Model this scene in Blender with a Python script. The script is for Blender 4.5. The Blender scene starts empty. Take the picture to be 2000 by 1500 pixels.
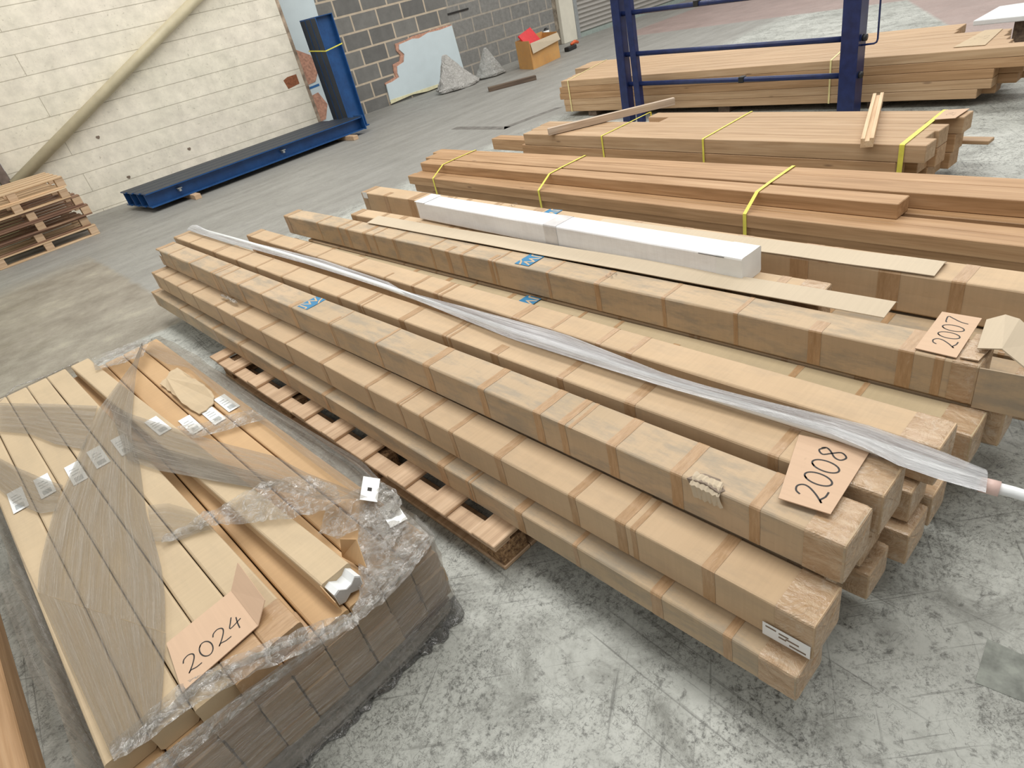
import bpy, bmesh, math, random
from mathutils import Vector, Matrix, noise
PI = math.pi
sc = bpy.context.scene
C = sc.collection
R = random.Random(7)

# ------------------------------------------------------------------ camera, light, exposure
cam_d = bpy.data.cameras.new('camera')
cam_d.sensor_width = 36.0
cam_d.lens = 22.19
cam_d.clip_start = 0.05
cam_d.clip_end = 200
cam = bpy.data.objects.new('camera', cam_d)
C.objects.link(cam)
cam.matrix_world = Matrix(((0.701609, 0.504992, -0.50272, -5.40825),
                           (-0.681327, 0.268837, -0.680823, -9.23988),
                           (-0.208661, 0.820188, 0.532683, 1.29405),
                           (0, 0, 0, 1)))
sc.camera = cam
world = bpy.data.worlds.new('daylight')
sc.world = world
world.use_nodes = True
bg = world.node_tree.nodes['Background']
bg.inputs['Color'].default_value = (1.0, 0.985, 0.95, 1)
bg.inputs['Strength'].default_value = 0.36

def area(name, loc, size, size_y, power, color, rot=(0, 0, 0)):
    l = bpy.data.lights.new(name, 'AREA')
    l.shape = 'RECTANGLE'; l.size = size; l.size_y = size_y; l.energy = power; l.color = color
    o = bpy.data.objects.new(name, l); C.objects.link(o)
    o.location = loc; o.rotation_euler = rot
    return o
area('rooflight', (-3.6, -6.2, 4.8), 1.6, 9.0, 250, (1.0, 0.985, 0.95))
area('rooflight', (1.5, -6.2, 4.8), 1.6, 9.0, 225, (1.0, 0.985, 0.95))
area('rooflight', (6.5, -6.2, 4.8), 1.6, 9.0, 225, (1.0, 0.985, 0.95))
area('rooflight', (-8.6, -6.2, 4.8), 1.6, 9.0, 70, (1.0, 0.985, 0.95))
area('doorway_daylight', (11.2, -0.02, 1.25), 2.2, 2.1, 55, (0.80, 0.86, 1.0), (PI / 2, 0, 0))
sc.view_settings.view_transform = 'Standard'
sc.view_settings.look = 'None'
sc.view_settings.gamma = 1
sc.view_settings.exposure = 0.3
sc.view_settings.use_curve_mapping = False

# ------------------------------------------------------------------ small helpers
def tag(o, label=None, cat=None, group=None, kind=None):
    if label: o['label'] = label
    if cat: o['category'] = cat
    if group: o['group'] = group
    if kind: o['kind'] = kind
    return o

def empty(name, loc=(0, 0, 0), label=None, cat=None, group=None, mat=None):
    o = bpy.data.objects.new(name, None); C.objects.link(o)
    o.empty_display_size = 0.05
    if mat is not None: o.matrix_world = mat
    else: o.location = loc
    return tag(o, label, cat, group)

def mesh(name, verts, faces, mat, parent=None, smooth=False, uvs=None, loc=None, mw=None, bevel=0, seg=2):
    me = bpy.data.meshes.new(name)
    me.from_pydata([tuple(v) for v in verts], [], faces)
    if uvs:
        ul = me.uv_layers.new(name='UVMap')
        for poly in me.polygons:
            for li in poly.loop_indices:
                ul.data[li].uv = uvs[me.loops[li].vertex_index]
    bm = bmesh.new(); bm.from_mesh(me)
    if not uvs: bmesh.ops.recalc_face_normals(bm, faces=bm.faces)
    if bevel:
        bmesh.ops.bevel(bm, geom=list(bm.edges), offset=bevel, segments=seg, affect='EDGES', profile=0.5)
    bm.to_mesh(me); bm.free()
    if smooth:
        for p in me.polygons: p.use_smooth = True
    me.materials.append(mat)
    o = bpy.data.objects.new(name, me); C.objects.link(o)
    if parent is not None: o.parent = parent
    if mw is not None: o.matrix_world = mw
    elif loc is not None: o.location = loc
    return o

class MB:
    """collects shapes into one mesh"""
    def __init__(s): s.v = []; s.f = []
    def add(s, vs, fs):
        n = len(s.v); s.v += [tuple(v) for v in vs]; s.f += [tuple(i + n for i in f) for f in fs]; return s
    def box(s, x0, x1, y0, y1, z0, z1):
        return s.add([(x, y, z) for z in (z0, z1) for x, y in ((x0, y0), (x1, y0), (x1, y1), (x0, y1))],
                     [(0, 3, 2, 1), (4, 5, 6, 7), (0, 1, 5, 4), (1, 2, 6, 5), (2, 3, 7, 6), (3, 0, 4, 7)])
    def obox(s, c, ax, ay, az, hx, hy, hz):
        c = Vector(c); vs = []
        for k in (-1, 1):
            for i, j in ((-1, -1), (1, -1), (1, 1), (-1, 1)):
                vs.append(c + ax * hx * i + ay * hy * j + az * hz * k)
        return s.add(vs, [(0, 3, 2, 1), (4, 5, 6, 7), (0, 1, 5, 4), (1, 2, 6, 5), (2, 3, 7, 6), (3, 0, 4, 7)])
    def tube(s, pts, r, n=10, caps=True):
        pts = [Vector(p) for p in pts]; m = len(pts); rr = r if isinstance(r, (list, tuple)) else [r] * m
        vs = []; fs = []
        for i, p in enumerate(pts):
            d = (pts[min(i + 1, m - 1)] - pts[max(i - 1, 0)]).normalized()
            u = d.cross(Vector((0, 0, 1)));
            if u.length < .05: u = d.cross(Vector((0, 1, 0)))
            u.normalize(); w = d.cross(u)
            for k in range(n):
                a = 2 * PI * k / n
                vs.append(p + (u * math.cos(a) + w * math.sin(a)) * rr[i])
        for i in range(m - 1):
            for k in range(n):
                fs.append((i * n + k, i * n + (k + 1) % n, (i + 1) * n + (k + 1) % n, (i + 1) * n + k))
        if caps:
            fs.append(tuple(range(n - 1, -1, -1))); fs.append(tuple((m - 1) * n + k for k in range(n)))
        return s.add(vs, fs)
    def prism(s, pts, d):
        pts = [Vector(p) for p in pts]; d = Vector(d); n = len(pts)
        return s.add(pts + [p + d for p in pts],
                     [tuple(range(n - 1, -1, -1)), tuple(range(n, 2 * n))] + [(i, (i + 1) % n, n + (i + 1) % n, n + i) for i in range(n)])
    def build(s, name, mat, parent=None, **k): return mesh(name, s.v, s.f, mat, parent, **k)

# ------------------------------------------------------------------ materials
def newmat(name):
    m = bpy.data.materials.new(name); m.use_nodes = True
    nt = m.node_tree; b = nt.nodes['Principled BSDF']
    return m, nt, b
def nd(nt, t, **k):
    n = nt.nodes.new(t)
    for a, v in k.items():
        if a.startswith('i_'): n.inputs[a[2:].replace('_', ' ')].default_value = v
        else: setattr(n, a, v)
    return n
def ramp(nt, src, stops):
    r = nt.nodes.new('ShaderNodeValToRGB'); e = r.color_ramp.elements
    e[0].position, e[0].color = stops[0][0], tuple(stops[0][1]) + (1,) if len(stops[0][1]) == 3 else stops[0][1]
    e[1].position, e[1].color = stops[-1][0], tuple(stops[-1][1]) + (1,)
    for p, c in stops[1:-1]:
        q = e.new(p); q.color = tuple(c) + (1,)
    nt.links.new(src, r.inputs['Fac']); return r.outputs['Color']
def g(v): return (v, v, v)
def coords(nt, scale=(1, 1, 1), kind='Object', rnd=0.0, loc=(0, 0, 0)):
    tc = nt.nodes.new('ShaderNodeTexCoord'); mp = nt.nodes.new('ShaderNodeMapping')
    mp.inputs['Scale'].default_value = scale; mp.inputs['Location'].default_value = loc
    src = tc.outputs[kind]
    if rnd:
        oi = nt.nodes.new('ShaderNodeObjectInfo'); mu = nt.nodes.new('ShaderNodeMath'); mu.operation = 'MULTIPLY'; mu.inputs[1].default_value = rnd
        nt.links.new(oi.outputs['Random'], mu.inputs[0])
        va = nt.nodes.new('ShaderNodeVectorMath'); va.operation = 'ADD'
        nt.links.new(src, va.inputs[0]); nt.links.new(mu.outputs[0], va.inputs[1]); src = va.outputs[0]
    nt.links.new(src, mp.inputs['Vector']); return mp.outputs['Vector']
def noisetex(nt, vec, scale, detail=4, rough=0.55, dist=0):
    n = nd(nt, 'ShaderNodeTexNoise'); n.inputs['Scale'].default_value = scale
    n.inputs['Detail'].default_value = detail; n.inputs['Roughness'].default_value = rough; n.inputs['Distortion'].default_value = dist
    nt.links.new(vec, n.inputs['Vector']); return n.outputs['Fac']
def mix(nt, fac, a, b, mode='MIX'):
    m = nt.nodes.new('ShaderNodeMix'); m.data_type = 'RGBA'; m.blend_type = mode
    for s, v in ((0, fac), (6, a), (7, b)):
        if hasattr(v, 'links') or isinstance(v, bpy.types.NodeSocket): nt.links.new(v, m.inputs[s])
        else: m.inputs[s].default_value = v if s == 0 else (tuple(v) + (1,) if len(v) == 3 else v)
    return m.outputs[2]
def math_(nt, op, a, b=None, clamp=False):
    m = nt.nodes.new('ShaderNodeMath'); m.operation = op; m.use_clamp = clamp
    for i, v in ((0, a), (1, b)):
        if v is None: continue
        if isinstance(v, bpy.types.NodeSocket): nt.links.new(v, m.inputs[i])
        else: m.inputs[i].default_value = v
    return m.outputs[0]
def bump(nt, b, h, strength=0.3, dist=0.01):
    n = nt.nodes.new('ShaderNodeBump'); n.inputs['Strength'].default_value = strength; n.inputs['Distance'].default_value = dist
    nt.links.new(h, n.inputs['Height']); nt.links.new(n.outputs['Normal'], b.inputs['Normal'])

def plain(name, col, rough=0.6, metal=0.0, var=0.12, scale=20):
    m, nt, b = newmat(name)
    v = coords(nt, rnd=5); n = noisetex(nt, v, scale)
    c = ramp(nt, n, [(0.3, [x * (1 - var) for x in col]), (0.7, [min(1, x * (1 + var)) for x in col])])
    nt.links.new(c, b.inputs['Base Color']); b.inputs['Roughness'].default_value = rough; b.inputs['Metallic'].default_value = metal
    return m

def cardboard(name, c0, c1, dirt=0.0, dirtcol=(0.22, 0.19, 0.15)):
    m, nt, b = newmat(name)
    v = coords(nt, rnd=9)
    big = noisetex(nt, v, 2.2, 3)
    c = ramp(nt, big, [(0.3, c0), (0.7, c1)])
    fl = coords(nt, (140, 6, 6), rnd=9); fn = noisetex(nt, fl, 1.0, 2)
    c = mix(nt, 0.10, c, ramp(nt, fn, [(0.35, g(0.72)), (0.65, g(1.15))]), 'MULTIPLY')
    oi = nt.nodes.new('ShaderNodeObjectInfo')
    c = mix(nt, 0.16, c, ramp(nt, oi.outputs['Random'], [(0, (0.80, 0.78, 0.74)), (1, (1.15, 1.15, 1.12))]), 'MULTIPLY')
    if dirt:
        dn = noisetex(nt, coords(nt, (2.5, 9, 9), rnd=4), 2.0, 8, 0.72)
        f = ramp(nt, dn, [(0.46, g(0)), (0.62, g(dirt))])
        c = mix(nt, f, c, dirtcol)
        d2 = noisetex(nt, coords(nt, (6, 45, 45), rnd=2), 3.0, 6, 0.8)
        f2 = ramp(nt, d2, [(0.62, g(0)), (0.72, g(dirt * 0.8))])
        c = mix(nt, f2, c, [x * 0.5 for x in dirtcol])
    sc_ = noisetex(nt, coords(nt, (9, 30, 30), rnd=7), 2.0, 5, 0.7)
    c = mix(nt, ramp(nt, sc_, [(0.68, g(0)), (0.74, g(0.25))]), c, (0.25, 0.17, 0.10))
    nt.links.new(c, b.inputs['Base Color']); b.inputs['Roughness'].default_value = 0.72
    bump(nt, b, big, 0.25, 0.01)
    return m
M = {}
M['card'] = cardboard('cardboard', (0.50, 0.355, 0.215), (0.57, 0.415, 0.26), 0.16)
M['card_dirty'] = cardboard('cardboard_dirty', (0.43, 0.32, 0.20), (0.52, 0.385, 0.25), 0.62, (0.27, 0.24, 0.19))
M['card_olive'] = cardboard('cardboard_tan', (0.43, 0.34, 0.205), (0.50, 0.395, 0.245), 0.10)
M['card_pale'] = cardboard('cardboard_pale', (0.50, 0.385, 0.245), (0.56, 0.435, 0.28), 0.10)
M['card_inner'] = cardboard('cardboard_inner', (0.50, 0.32, 0.165), (0.56, 0.365, 0.19), 0.06)
M['card_pink'] = cardboard('cardboard_pink', (0.56, 0.385, 0.26), (0.60, 0.42, 0.285), 0.0)
M['card_orange'] = cardboard('cardboard_orange', (0.56, 0.28, 0.085), (0.66, 0.36, 0.12), 0.15)
M['card_strip'] = cardboard('cardboard_strip', (0.52, 0.43, 0.31), (0.56, 0.465, 0.34), 0.03)
M['card_white'] = cardboard('white_cardboard', (0.80, 0.80, 0.81), (0.88, 0.88, 0.89), 0.18, (0.5, 0.45, 0.42))

def tapemat():
    m, nt, b = newmat('brown_tape')
    v = coords(nt, rnd=6)
    n = noisetex(nt, coords(nt, (90, 12, 12), rnd=6), 1.5, 4, 0.7)
    c = ramp(nt, n, [(0.35, (0.36, 0.22, 0.11)), (0.6, (0.45, 0.29, 0.16))])
    n2 = noisetex(nt, coords(nt, (120, 25, 25), rnd=3), 1.0, 6, 0.75, 1.0)
    c = mix(nt, ramp(nt, n2, [(0.58, g(0)), (0.72, g(0.38))]), c, (0.66, 0.55, 0.42))
    nt.links.new(c, b.inputs['Base Color'])
    b.inputs['Roughness'].default_value = 0.32
    bump(nt, b, n2, 0.25, 0.002)
    return m
M['tape'] = tapemat()
def endmat():
    m, nt, b = newmat('wrinkled_tape')
    n = noisetex(nt, coords(nt, rnd=6), 30, 7, 0.72, 0.4)
    st = noisetex(nt, coords(nt, (14, 60, 60), rnd=3), 1.6, 5, 0.7, 0.3)
    c = ramp(nt, st, [(0.30, (0.36, 0.23, 0.125)), (0.5, (0.45, 0.31, 0.19)), (0.68, (0.52, 0.39, 0.26))])
    c = mix(nt, ramp(nt, n, [(0.56, g(0)), (0.70, g(0.5))]), c, (0.62, 0.55, 0.46))
    c = mix(nt, ramp(nt, n, [(0.26, g(0.6)), (0.36, g(0))]), c, (0.16, 0.11, 0.07))
    nt.links.new(c, b.inputs['Base Color']); b.inputs['Roughness'].default_value = 0.27
    bump(nt, b, math_(nt, 'ABSOLUTE', math_(nt, 'SUBTRACT', noisetex(nt, coords(nt, rnd=2), 16, 5, 0.6, 0.8), 0.5)), 0.45, 0.03)
    return m
M['endtape'] = endmat()

def timber(name, c0, c1, c2, graincon=1.0):
    m, nt, b = newmat(name)
    v = coords(nt, (1.2, 26, 26), rnd=11)
    n = noisetex(nt, v, 1.6, 6, 0.6, 0.4)
    c = ramp(nt, n, [(0.28, c0), (0.5, c1), (0.72, c2)])
    fine = noisetex(nt, coords(nt, (5, 160, 160), rnd=5), 1.0, 3)
    c = mix(nt, 0.25, c, ramp(nt, fine, [(0.3, g(0.6)), (0.7, g(1.2))]), 'MULTIPLY')
    oi = nt.nodes.new('ShaderNodeObjectInfo')
    c = mix(nt, 0.4, c, ramp(nt, oi.outputs['Random'], [(0, (0.84, 0.82, 0.79)), (0.5, (0.98, 0.98, 0.97)), (1, (1.12, 1.12, 1.12))]), 'MULTIPLY')
    kn = nd(nt, 'ShaderNodeTexVoronoi'); kn.inputs['Scale'].default_value = 1.0
    nt.links.new(coords(nt, (2.2, 9, 9), rnd=8), kn.inputs['Vector'])
    c = mix(nt, ramp(nt, kn.outputs['Distance'], [(0.035, g(0.6)), (0.075, g(0))]), c, (0.12, 0.06, 0.03))
    nt.links.new(c, b.inputs['Base Color']); b.inputs['Roughness'].default_value = 0.6
    bump(nt, b, fine, 0.12, 0.002)
    return m
M['timber'] = timber('hardwood', (0.30, 0.17, 0.075), (0.42, 0.25, 0.125), (0.52, 0.335, 0.185))
M['timber_pale'] = timber('pale_hardwood', (0.35, 0.22, 0.115), (0.455, 0.30, 0.17), (0.54, 0.38, 0.235))
M['pine'] = timber('pine', (0.55, 0.36, 0.20), (0.68, 0.48, 0.29), (0.76, 0.58, 0.38))
M['pallet'] = timber('pallet_wood', (0.42, 0.27, 0.16), (0.56, 0.385, 0.24), (0.66, 0.48, 0.32))
M['pallet_dark'] = timber('dark_pallet_wood', (0.10, 0.05, 0.035), (0.24, 0.13, 0.08), (0.42, 0.27, 0.16))
M['oldwood'] = timber('weathered_wood', (0.36, 0.26, 0.18), (0.50, 0.39, 0.29), (0.60, 0.50, 0.40))
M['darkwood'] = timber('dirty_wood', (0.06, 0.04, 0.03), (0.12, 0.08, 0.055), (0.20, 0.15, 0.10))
def chip():
    m, nt, b = newmat('chipboard'); v = coords(nt)
    n = noisetex(nt, v, 90, 3, 0.8)
    nt.links.new(ramp(nt, n, [(0.35, (0.08, 0.04, 0.02)), (0.5, (0.30, 0.17, 0.08)), (0.7, (0.50, 0.33, 0.17))]), b.inputs['Base Color'])
    bump(nt, b, n, 0.6, 0.004); b.inputs['Roughness'].default_value = 0.9; return m
M['chip'] = chip()
M['yellow'] = plain('yellow_strap', (0.72, 0.66, 0.10), 0.4)
M['yellow_pale'] = plain('pale_yellow_strap', (0.78, 0.68, 0.32), 0.4)
M['ink'] = plain('black_ink', (0.015, 0.013, 0.012), 0.6)
M['ink_soft'] = plain('faint_ink', (0.20, 0.15, 0.11), 0.7)
M['logo_blue'] = plain('blue_print', (0.025, 0.185, 0.36), 0.6, var=0.08)
M['label'] = plain('white_label', (0.80, 0.81, 0.80), 0.5, var=0.04)
M['label_grey'] = plain('grey_print', (0.42, 0.44, 0.44), 0.6)
M['red'] = plain('red_plastic', (0.62, 0.015, 0.02), 0.35)
M['orange'] = plain('orange_plastic', (0.70, 0.12, 0.03), 0.4)
M['black'] = plain('black_rubber', (0.015, 0.015, 0.015), 0.5)
M['navy'] = plain('navy_paint', (0.010, 0.020, 0.085), 0.35, var=0.25)
M['white_plastic'] = plain('white_plastic', (0.78, 0.80, 0.80), 0.35, var=0.03)
M['grey_plastic'] = plain('grey_profile', (0.45, 0.43, 0.41), 0.4)
M['foamboard'] = plain('pale_blue_board', (0.60, 0.69, 0.72), 0.7, var=0.03, scale=6)
M['foam'] = plain('pink_foam', (0.50, 0.27, 0.19), 0.9, var=0.3, scale=30)
M['cream_edge'] = plain('cream_foam', (0.74, 0.70, 0.46), 0.8)
M['sleeve_grey'] = plain('zinc', (0.34, 0.36, 0.36), 0.5, 0.3)
M['bluemark'] = plain('blue_marker', (0.02, 0.13, 0.36), 0.5)

def bluesteel():
    m, nt, b = newmat('blue_steel'); v = coords(nt)
    n = noisetex(nt, v, 7, 6, 0.7)
    c = ramp(nt, n, [(0.3, (0.010, 0.055, 0.175)), (0.7, (0.016, 0.09, 0.27))])
    # pale grey streaks scattered over all faces
    s = noisetex(nt, coords(nt, (3, 40, 40)), 2, 6, 0.8)
    c = mix(nt, ramp(nt, s, [(0.62, g(0)), (0.75, g(0.25))]), c, (0.20, 0.24, 0.28))
    nt.links.new(c, b.inputs['Base Color']); b.inputs['Roughness'].default_value = 0.38
    return m
M['blue'] = bluesteel()
def dusty():
    m, nt, b = newmat('dusty_steel'); v = coords(nt, (4, 30, 30))
    n = noisetex(nt, v, 2, 6, 0.75)
    nt.links.new(ramp(nt, n, [(0.3, (0.008, 0.014, 0.026)), (0.6, (0.022, 0.034, 0.052)), (0.8, (0.07, 0.085, 0.10))]), b.inputs['Base Color'])
    b.inputs['Roughness'].default_value = 0.5; return m
M['dusty'] = dusty()

def film(name, base, gl=0.25, lo=0.15, hi=0.62, sx=45, sy=1.6, crinkle=False, tint=(0.60, 0.56, 0.50)):
    m = bpy.data.materials.new(name); m.use_nodes = True; nt = m.node_tree
    nt.nodes.remove(nt.nodes['Principled BSDF']); out = nt.nodes['Material Output']
    tr = nt.nodes.new('ShaderNodeBsdfTransparent'); tr.inputs['Color'].default_value = (0.93, 0.92, 0.90, 1)
    df = nt.nodes.new('ShaderNodeBsdfDiffuse'); df.inputs['Color'].default_value = tuple(tint) + (1,)
    gs = nt.nodes.new('ShaderNodeBsdfGlossy'); gs.inputs['Roughness'].default_value = 0.15; gs.inputs['Color'].default_value = (0.9, 0.9, 0.9, 1)
    if crinkle:
        v = coords(nt, (1, 1, 1)); n0 = noisetex(nt, v, 26, 5, 0.62, 1.2); n1_ = noisetex(nt, v, 11, 3, 0.5, 0.6)
        a1 = math_(nt, 'ABSOLUTE', math_(nt, 'SUBTRACT', n0, 0.5)); a2 = math_(nt, 'ABSOLUTE', math_(nt, 'SUBTRACT', n1_, 0.5))
        cr1 = ramp(nt, a1, [(0.0, g(1)), (0.012, g(0.55)), (0.05, g(0.12))]); cr2 = ramp(nt, a2, [(0.0, g(0.8)), (0.02, g(0.3)), (0.06, g(0.0))])
        n = math_(nt, 'MAXIMUM', cr1, cr2)
        f = math_(nt, 'MULTIPLY_ADD', n, hi - lo); nt.nodes[-1].inputs[2].default_value = lo + 0.10; nt.nodes[-1].use_clamp = True
        nb = math_(nt, 'ADD', math_(nt, 'MULTIPLY', a1, 2.0), math_(nt, 'MULTIPLY', a2, 3.0))
    else:
        v = coords(nt, (sx, sy, 1), 'UV'); n = noisetex(nt, v, 1.0, 6, 0.78, 0.25); n2_ = noisetex(nt, coords(nt, (sx * .18, sy * .8, 1), 'UV'), 1.0, 3, 0.5, 0.3)
        n = math_(nt, 'ADD', math_(nt, 'MULTIPLY', n, 0.65), math_(nt, 'MULTIPLY', n2_, 0.35))
        f = math_(nt, 'MULTIPLY_ADD', n, (hi - lo) * 3.4); nt.nodes[-1].inputs[2].default_value = lo - (hi - lo) * 1.2; nt.nodes[-1].use_clamp = True
        nb = n
        nt.links.new(ramp(nt, n, [(0.40, [x * 0.72 for x in tint]), (0.58, [min(1, x * 1.22) for x in tint])]), df.inputs['Color'])
    n = nb
    bp = nt.nodes.new('ShaderNodeBump'); bp.inputs['Strength'].default_value = 0.9; bp.inputs['Distance'].default_value = 0.03 if crinkle else 0.02
    nt.links.new(n, bp.inputs['Height']); nt.links.new(bp.outputs['Normal'], gs.inputs['Normal']); nt.links.new(bp.outputs['Normal'], df.inputs['Normal'])
    m1 = nt.nodes.new('ShaderNodeMixShader'); m1.inputs['Fac'].default_value = gl
    nt.links.new(df.outputs[0], m1.inputs[1]); nt.links.new(gs.outputs[0], m1.inputs[2])
    m2 = nt.nodes.new('ShaderNodeMixShader'); nt.links.new(f, m2.inputs['Fac'])
    nt.links.new(tr.outputs[0], m2.inputs[1]); nt.links.new(m1.outputs[0], m2.inputs[2]); nt.links.new(m2.outputs[0], out.inputs['Surface'])
    return m
M['film'] = film('stretch_film', 0, 0.22, 0.26, 0.66, 60, 1.6, tint=(0.50, 0.45, 0.38))
M['film_thin'] = film('thin_stretch_film', 0, 0.30, 0.14, 0.46, 34, 1.5, tint=(0.58, 0.54, 0.48))
M['film_side'] = film('wrapped_side_film', 0, 0.50, 0.00, 0.55, 3.0, 60, tint=(0.46, 0.40, 0.32))
M['film_rope'] = film('crumpled_film', 0, 0.55, 0.10, 0.70, crinkle=True, tint=(0.74, 0.70, 0.64))
M['film_white'] = film('bubble_sleeve', 0, 0.30, 0.45, 0.80, 10, 1.2, tint=(0.78, 0.78, 0.80))
M['film_bag'] = film('clear_bag', 0, 0.30, 0.45, 0.90, crinkle=True, tint=(0.60, 0.60, 0.56))
M['film_black'] = film('black_film', 0, 0.4, 0.6, 0.95, crinkle=True, tint=(0.02, 0.02, 0.02))

# ------------------------------------------------------------------ setting
def floor_material():
    m, nt, b = newmat('concrete_floor')
    v = coords(nt)
    n1 = noisetex(nt, v, 1.1, 6, 0.6)
    c = ramp(nt, n1, [(0.30, (0.36, 0.37, 0.335)), (0.5, (0.46, 0.47, 0.43)), (0.72, (0.56, 0.57, 0.525))])
    n2 = noisetex(nt, v, 5.5, 8, 0.75, 0.6)
    c = mix(nt, ramp(nt, n2, [(0.47, g(0)), (0.72, g(0.80))]), c, (0.13, 0.13, 0.112))
    n3 = noisetex(nt, v, 26, 8, 0.8, 0.4)
    c = mix(nt, ramp(nt, n3, [(0.54, g(0)), (0.64, g(0.8))]), c, (0.10, 0.10, 0.088))
    for sc__, wd, mk in ((9, 0.010, 2.0), (22, 0.016, 4.0), (40, 0.02, 6.0)):
        a_ = math_(nt, 'ABSOLUTE', math_(nt, 'SUBTRACT', noisetex(nt, v, sc__, 2, 0.5, 1.6), 0.5))
        c = mix(nt, math_(nt, 'MULTIPLY', ramp(nt, a_, [(0.0, g(0.75)), (wd, g(0))]), ramp(nt, noisetex(nt, v, mk, 4, 0.6), [(0.48, g(0)), (0.58, g(1))])), c, (0.085, 0.085, 0.075))
    n4 = noisetex(nt, v, 75, 8, 0.85, 0.2); n5 = noisetex(nt, v, 3.2, 5, 0.7, 0.5)
    c = mix(nt, math_(nt, 'MULTIPLY', ramp(nt, n4, [(0.50, g(0)), (0.60, g(0.9))]), ramp(nt, n5, [(0.42, g(0.1)), (0.60, g(1))])), c, (0.06, 0.06, 0.053))
    c = mix(nt, math_(nt, 'MULTIPLY', ramp(nt, n4, [(0.36, g(0.6)), (0.44, g(0))]), 0.5), c, (0.58, 0.58, 0.54))
    # scuffs drawn out in several directions
    for k, (rot, s) in enumerate(((0.5, (2.2, 60, 1)), (1.5, (1.6, 70, 1)), (2.4, (2.6, 80, 1)))):
        tc = nt.nodes.new('ShaderNodeTexCoord'); mp = nt.nodes.new('ShaderNodeMapping'); mp.vector_type = 'TEXTURE'
        mp.inputs['Rotation'].default_value = (0, 0, rot); mp.inputs['Scale'].default_value = (1 / s[0], 1 / s[1], 1)
        nt.links.new(tc.outputs['Object'], mp.inputs['Vector'])
        q = noisetex(nt, mp.outputs['Vector'], 1.0, 4, 0.6)
        c = mix(nt, ramp(nt, q, [(0.62, g(0)), (0.69, g(0.6))]), c, (0.09, 0.09, 0.08))
    # zones: the far half is smoother and darker, a browner worn bay, red paint
    sep = nt.nodes.new('ShaderNodeSeparateXYZ'); tc = nt.nodes.new('ShaderNodeTexCoord'); nt.links.new(tc.outputs['Object'], sep.inputs[0])
    X, Y = sep.outputs[0], sep.outputs[1]
    wob = math_(nt, 'MULTIPLY', math_(nt, 'SUBTRACT', noisetex(nt, v, 3.0, 5), 0.5), 0.35)
    def step(val, w=0.02): return math_(nt, 'DIVIDE', val, w, True)
    # far smooth zone: Y > -4.4 (darker, with drawn-out mottling)
    smooth = ramp(nt, noisetex(nt, coords(nt, (0.6, 3.5, 1)), 1.6, 6, 0.7), [(0.3, (0.205, 0.195, 0.175)), (0.7, (0.315, 0.305, 0.28))])
    zf = step(math_(nt, 'ADD', math_(nt, 'ADD', Y, 4.55), wob), 0.25)
    c = mix(nt, math_(nt, 'MULTIPLY', zf, 0.85), c, smooth)
    # brown bay: X < -4.66 and Y > -5.25
    br = ramp(nt, noisetex(nt, v, 2.6, 7, 0.7), [(0.35, (0.19, 0.16, 0.12)), (0.55, (0.30, 0.265, 0.21)), (0.72, (0.44, 0.40, 0.30))])
    zb = math_(nt, 'MULTIPLY', step(math_(nt, 'ADD', math_(nt, 'MULTIPLY', math_(nt, 'ADD', X, 4.62), -1), math_(nt, 'MULTIPLY', wob, 0.3)), 0.04),
               math_(nt, 'MULTIPLY', step(math_(nt, 'ADD', math_(nt, 'ADD', Y, 5.22), math_(nt, 'MULTIPLY', wob, 0.5)), 0.05), step(math_(nt, 'MULTIPLY', math_(nt, 'ADD', Y, 2.3), -1), 0.5)))
    c = mix(nt, math_(nt, 'MULTIPLY', zb, 0.85), c, br)
    # red paint, right of a slanting edge, beyond the timber, with an unpainted grey patch in it
    redc = ramp(nt, noisetex(nt, v, 2.0, 6, 0.7), [(0.35, (0.27, 0.19, 0.17)), (0.7, (0.36, 0.26, 0.235))])
    e1 = step(math_(nt, 'ADD', X, 0.32), 0.03)                                     # X > -0.32
    e2 = step(math_(nt, 'SUBTRACT', math_(nt, 'MULTIPLY', math_(nt, 'ADD', Y, 6.94), -1), math_(nt, 'MULTIPLY', math_(nt, 'SUBTRACT', X, 2.51), -0.53)), 0.05)  # beyond the patch edge
    z1 = math_(nt, 'MULTIPLY', e1, e2)
    e3 = step(math_(nt, 'SUBTRACT', X, 4.35), 0.12)
    e4 = step(math_(nt, 'MULTIPLY', math_(nt, 'ADD', Y, 1.25), -1), 0.15)
    z2 = math_(nt, 'MULTIPLY', e3, e4)
    c = mix(nt, math_(nt, 'MULTIPLY', math_(nt, 'MAXIMUM', z1, z2), 0.85), c, redc)
    nt.links.new(c, b.inputs['Base Color'])
    nt.links.new(ramp(nt, n2, [(0.3, g(0.42)), (0.7, g(0.7))]), b.inputs['Roughness'])
    bump(nt, b, n3, 0.12, 0.004)
    return m
fl = mesh('floor', [(-12, -16, 0), (30, -16, 0), (30, 10, 0), (-12, 10, 0)], [(0, 1, 2, 3)], floor_material()); tag(fl, kind='structure')

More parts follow.
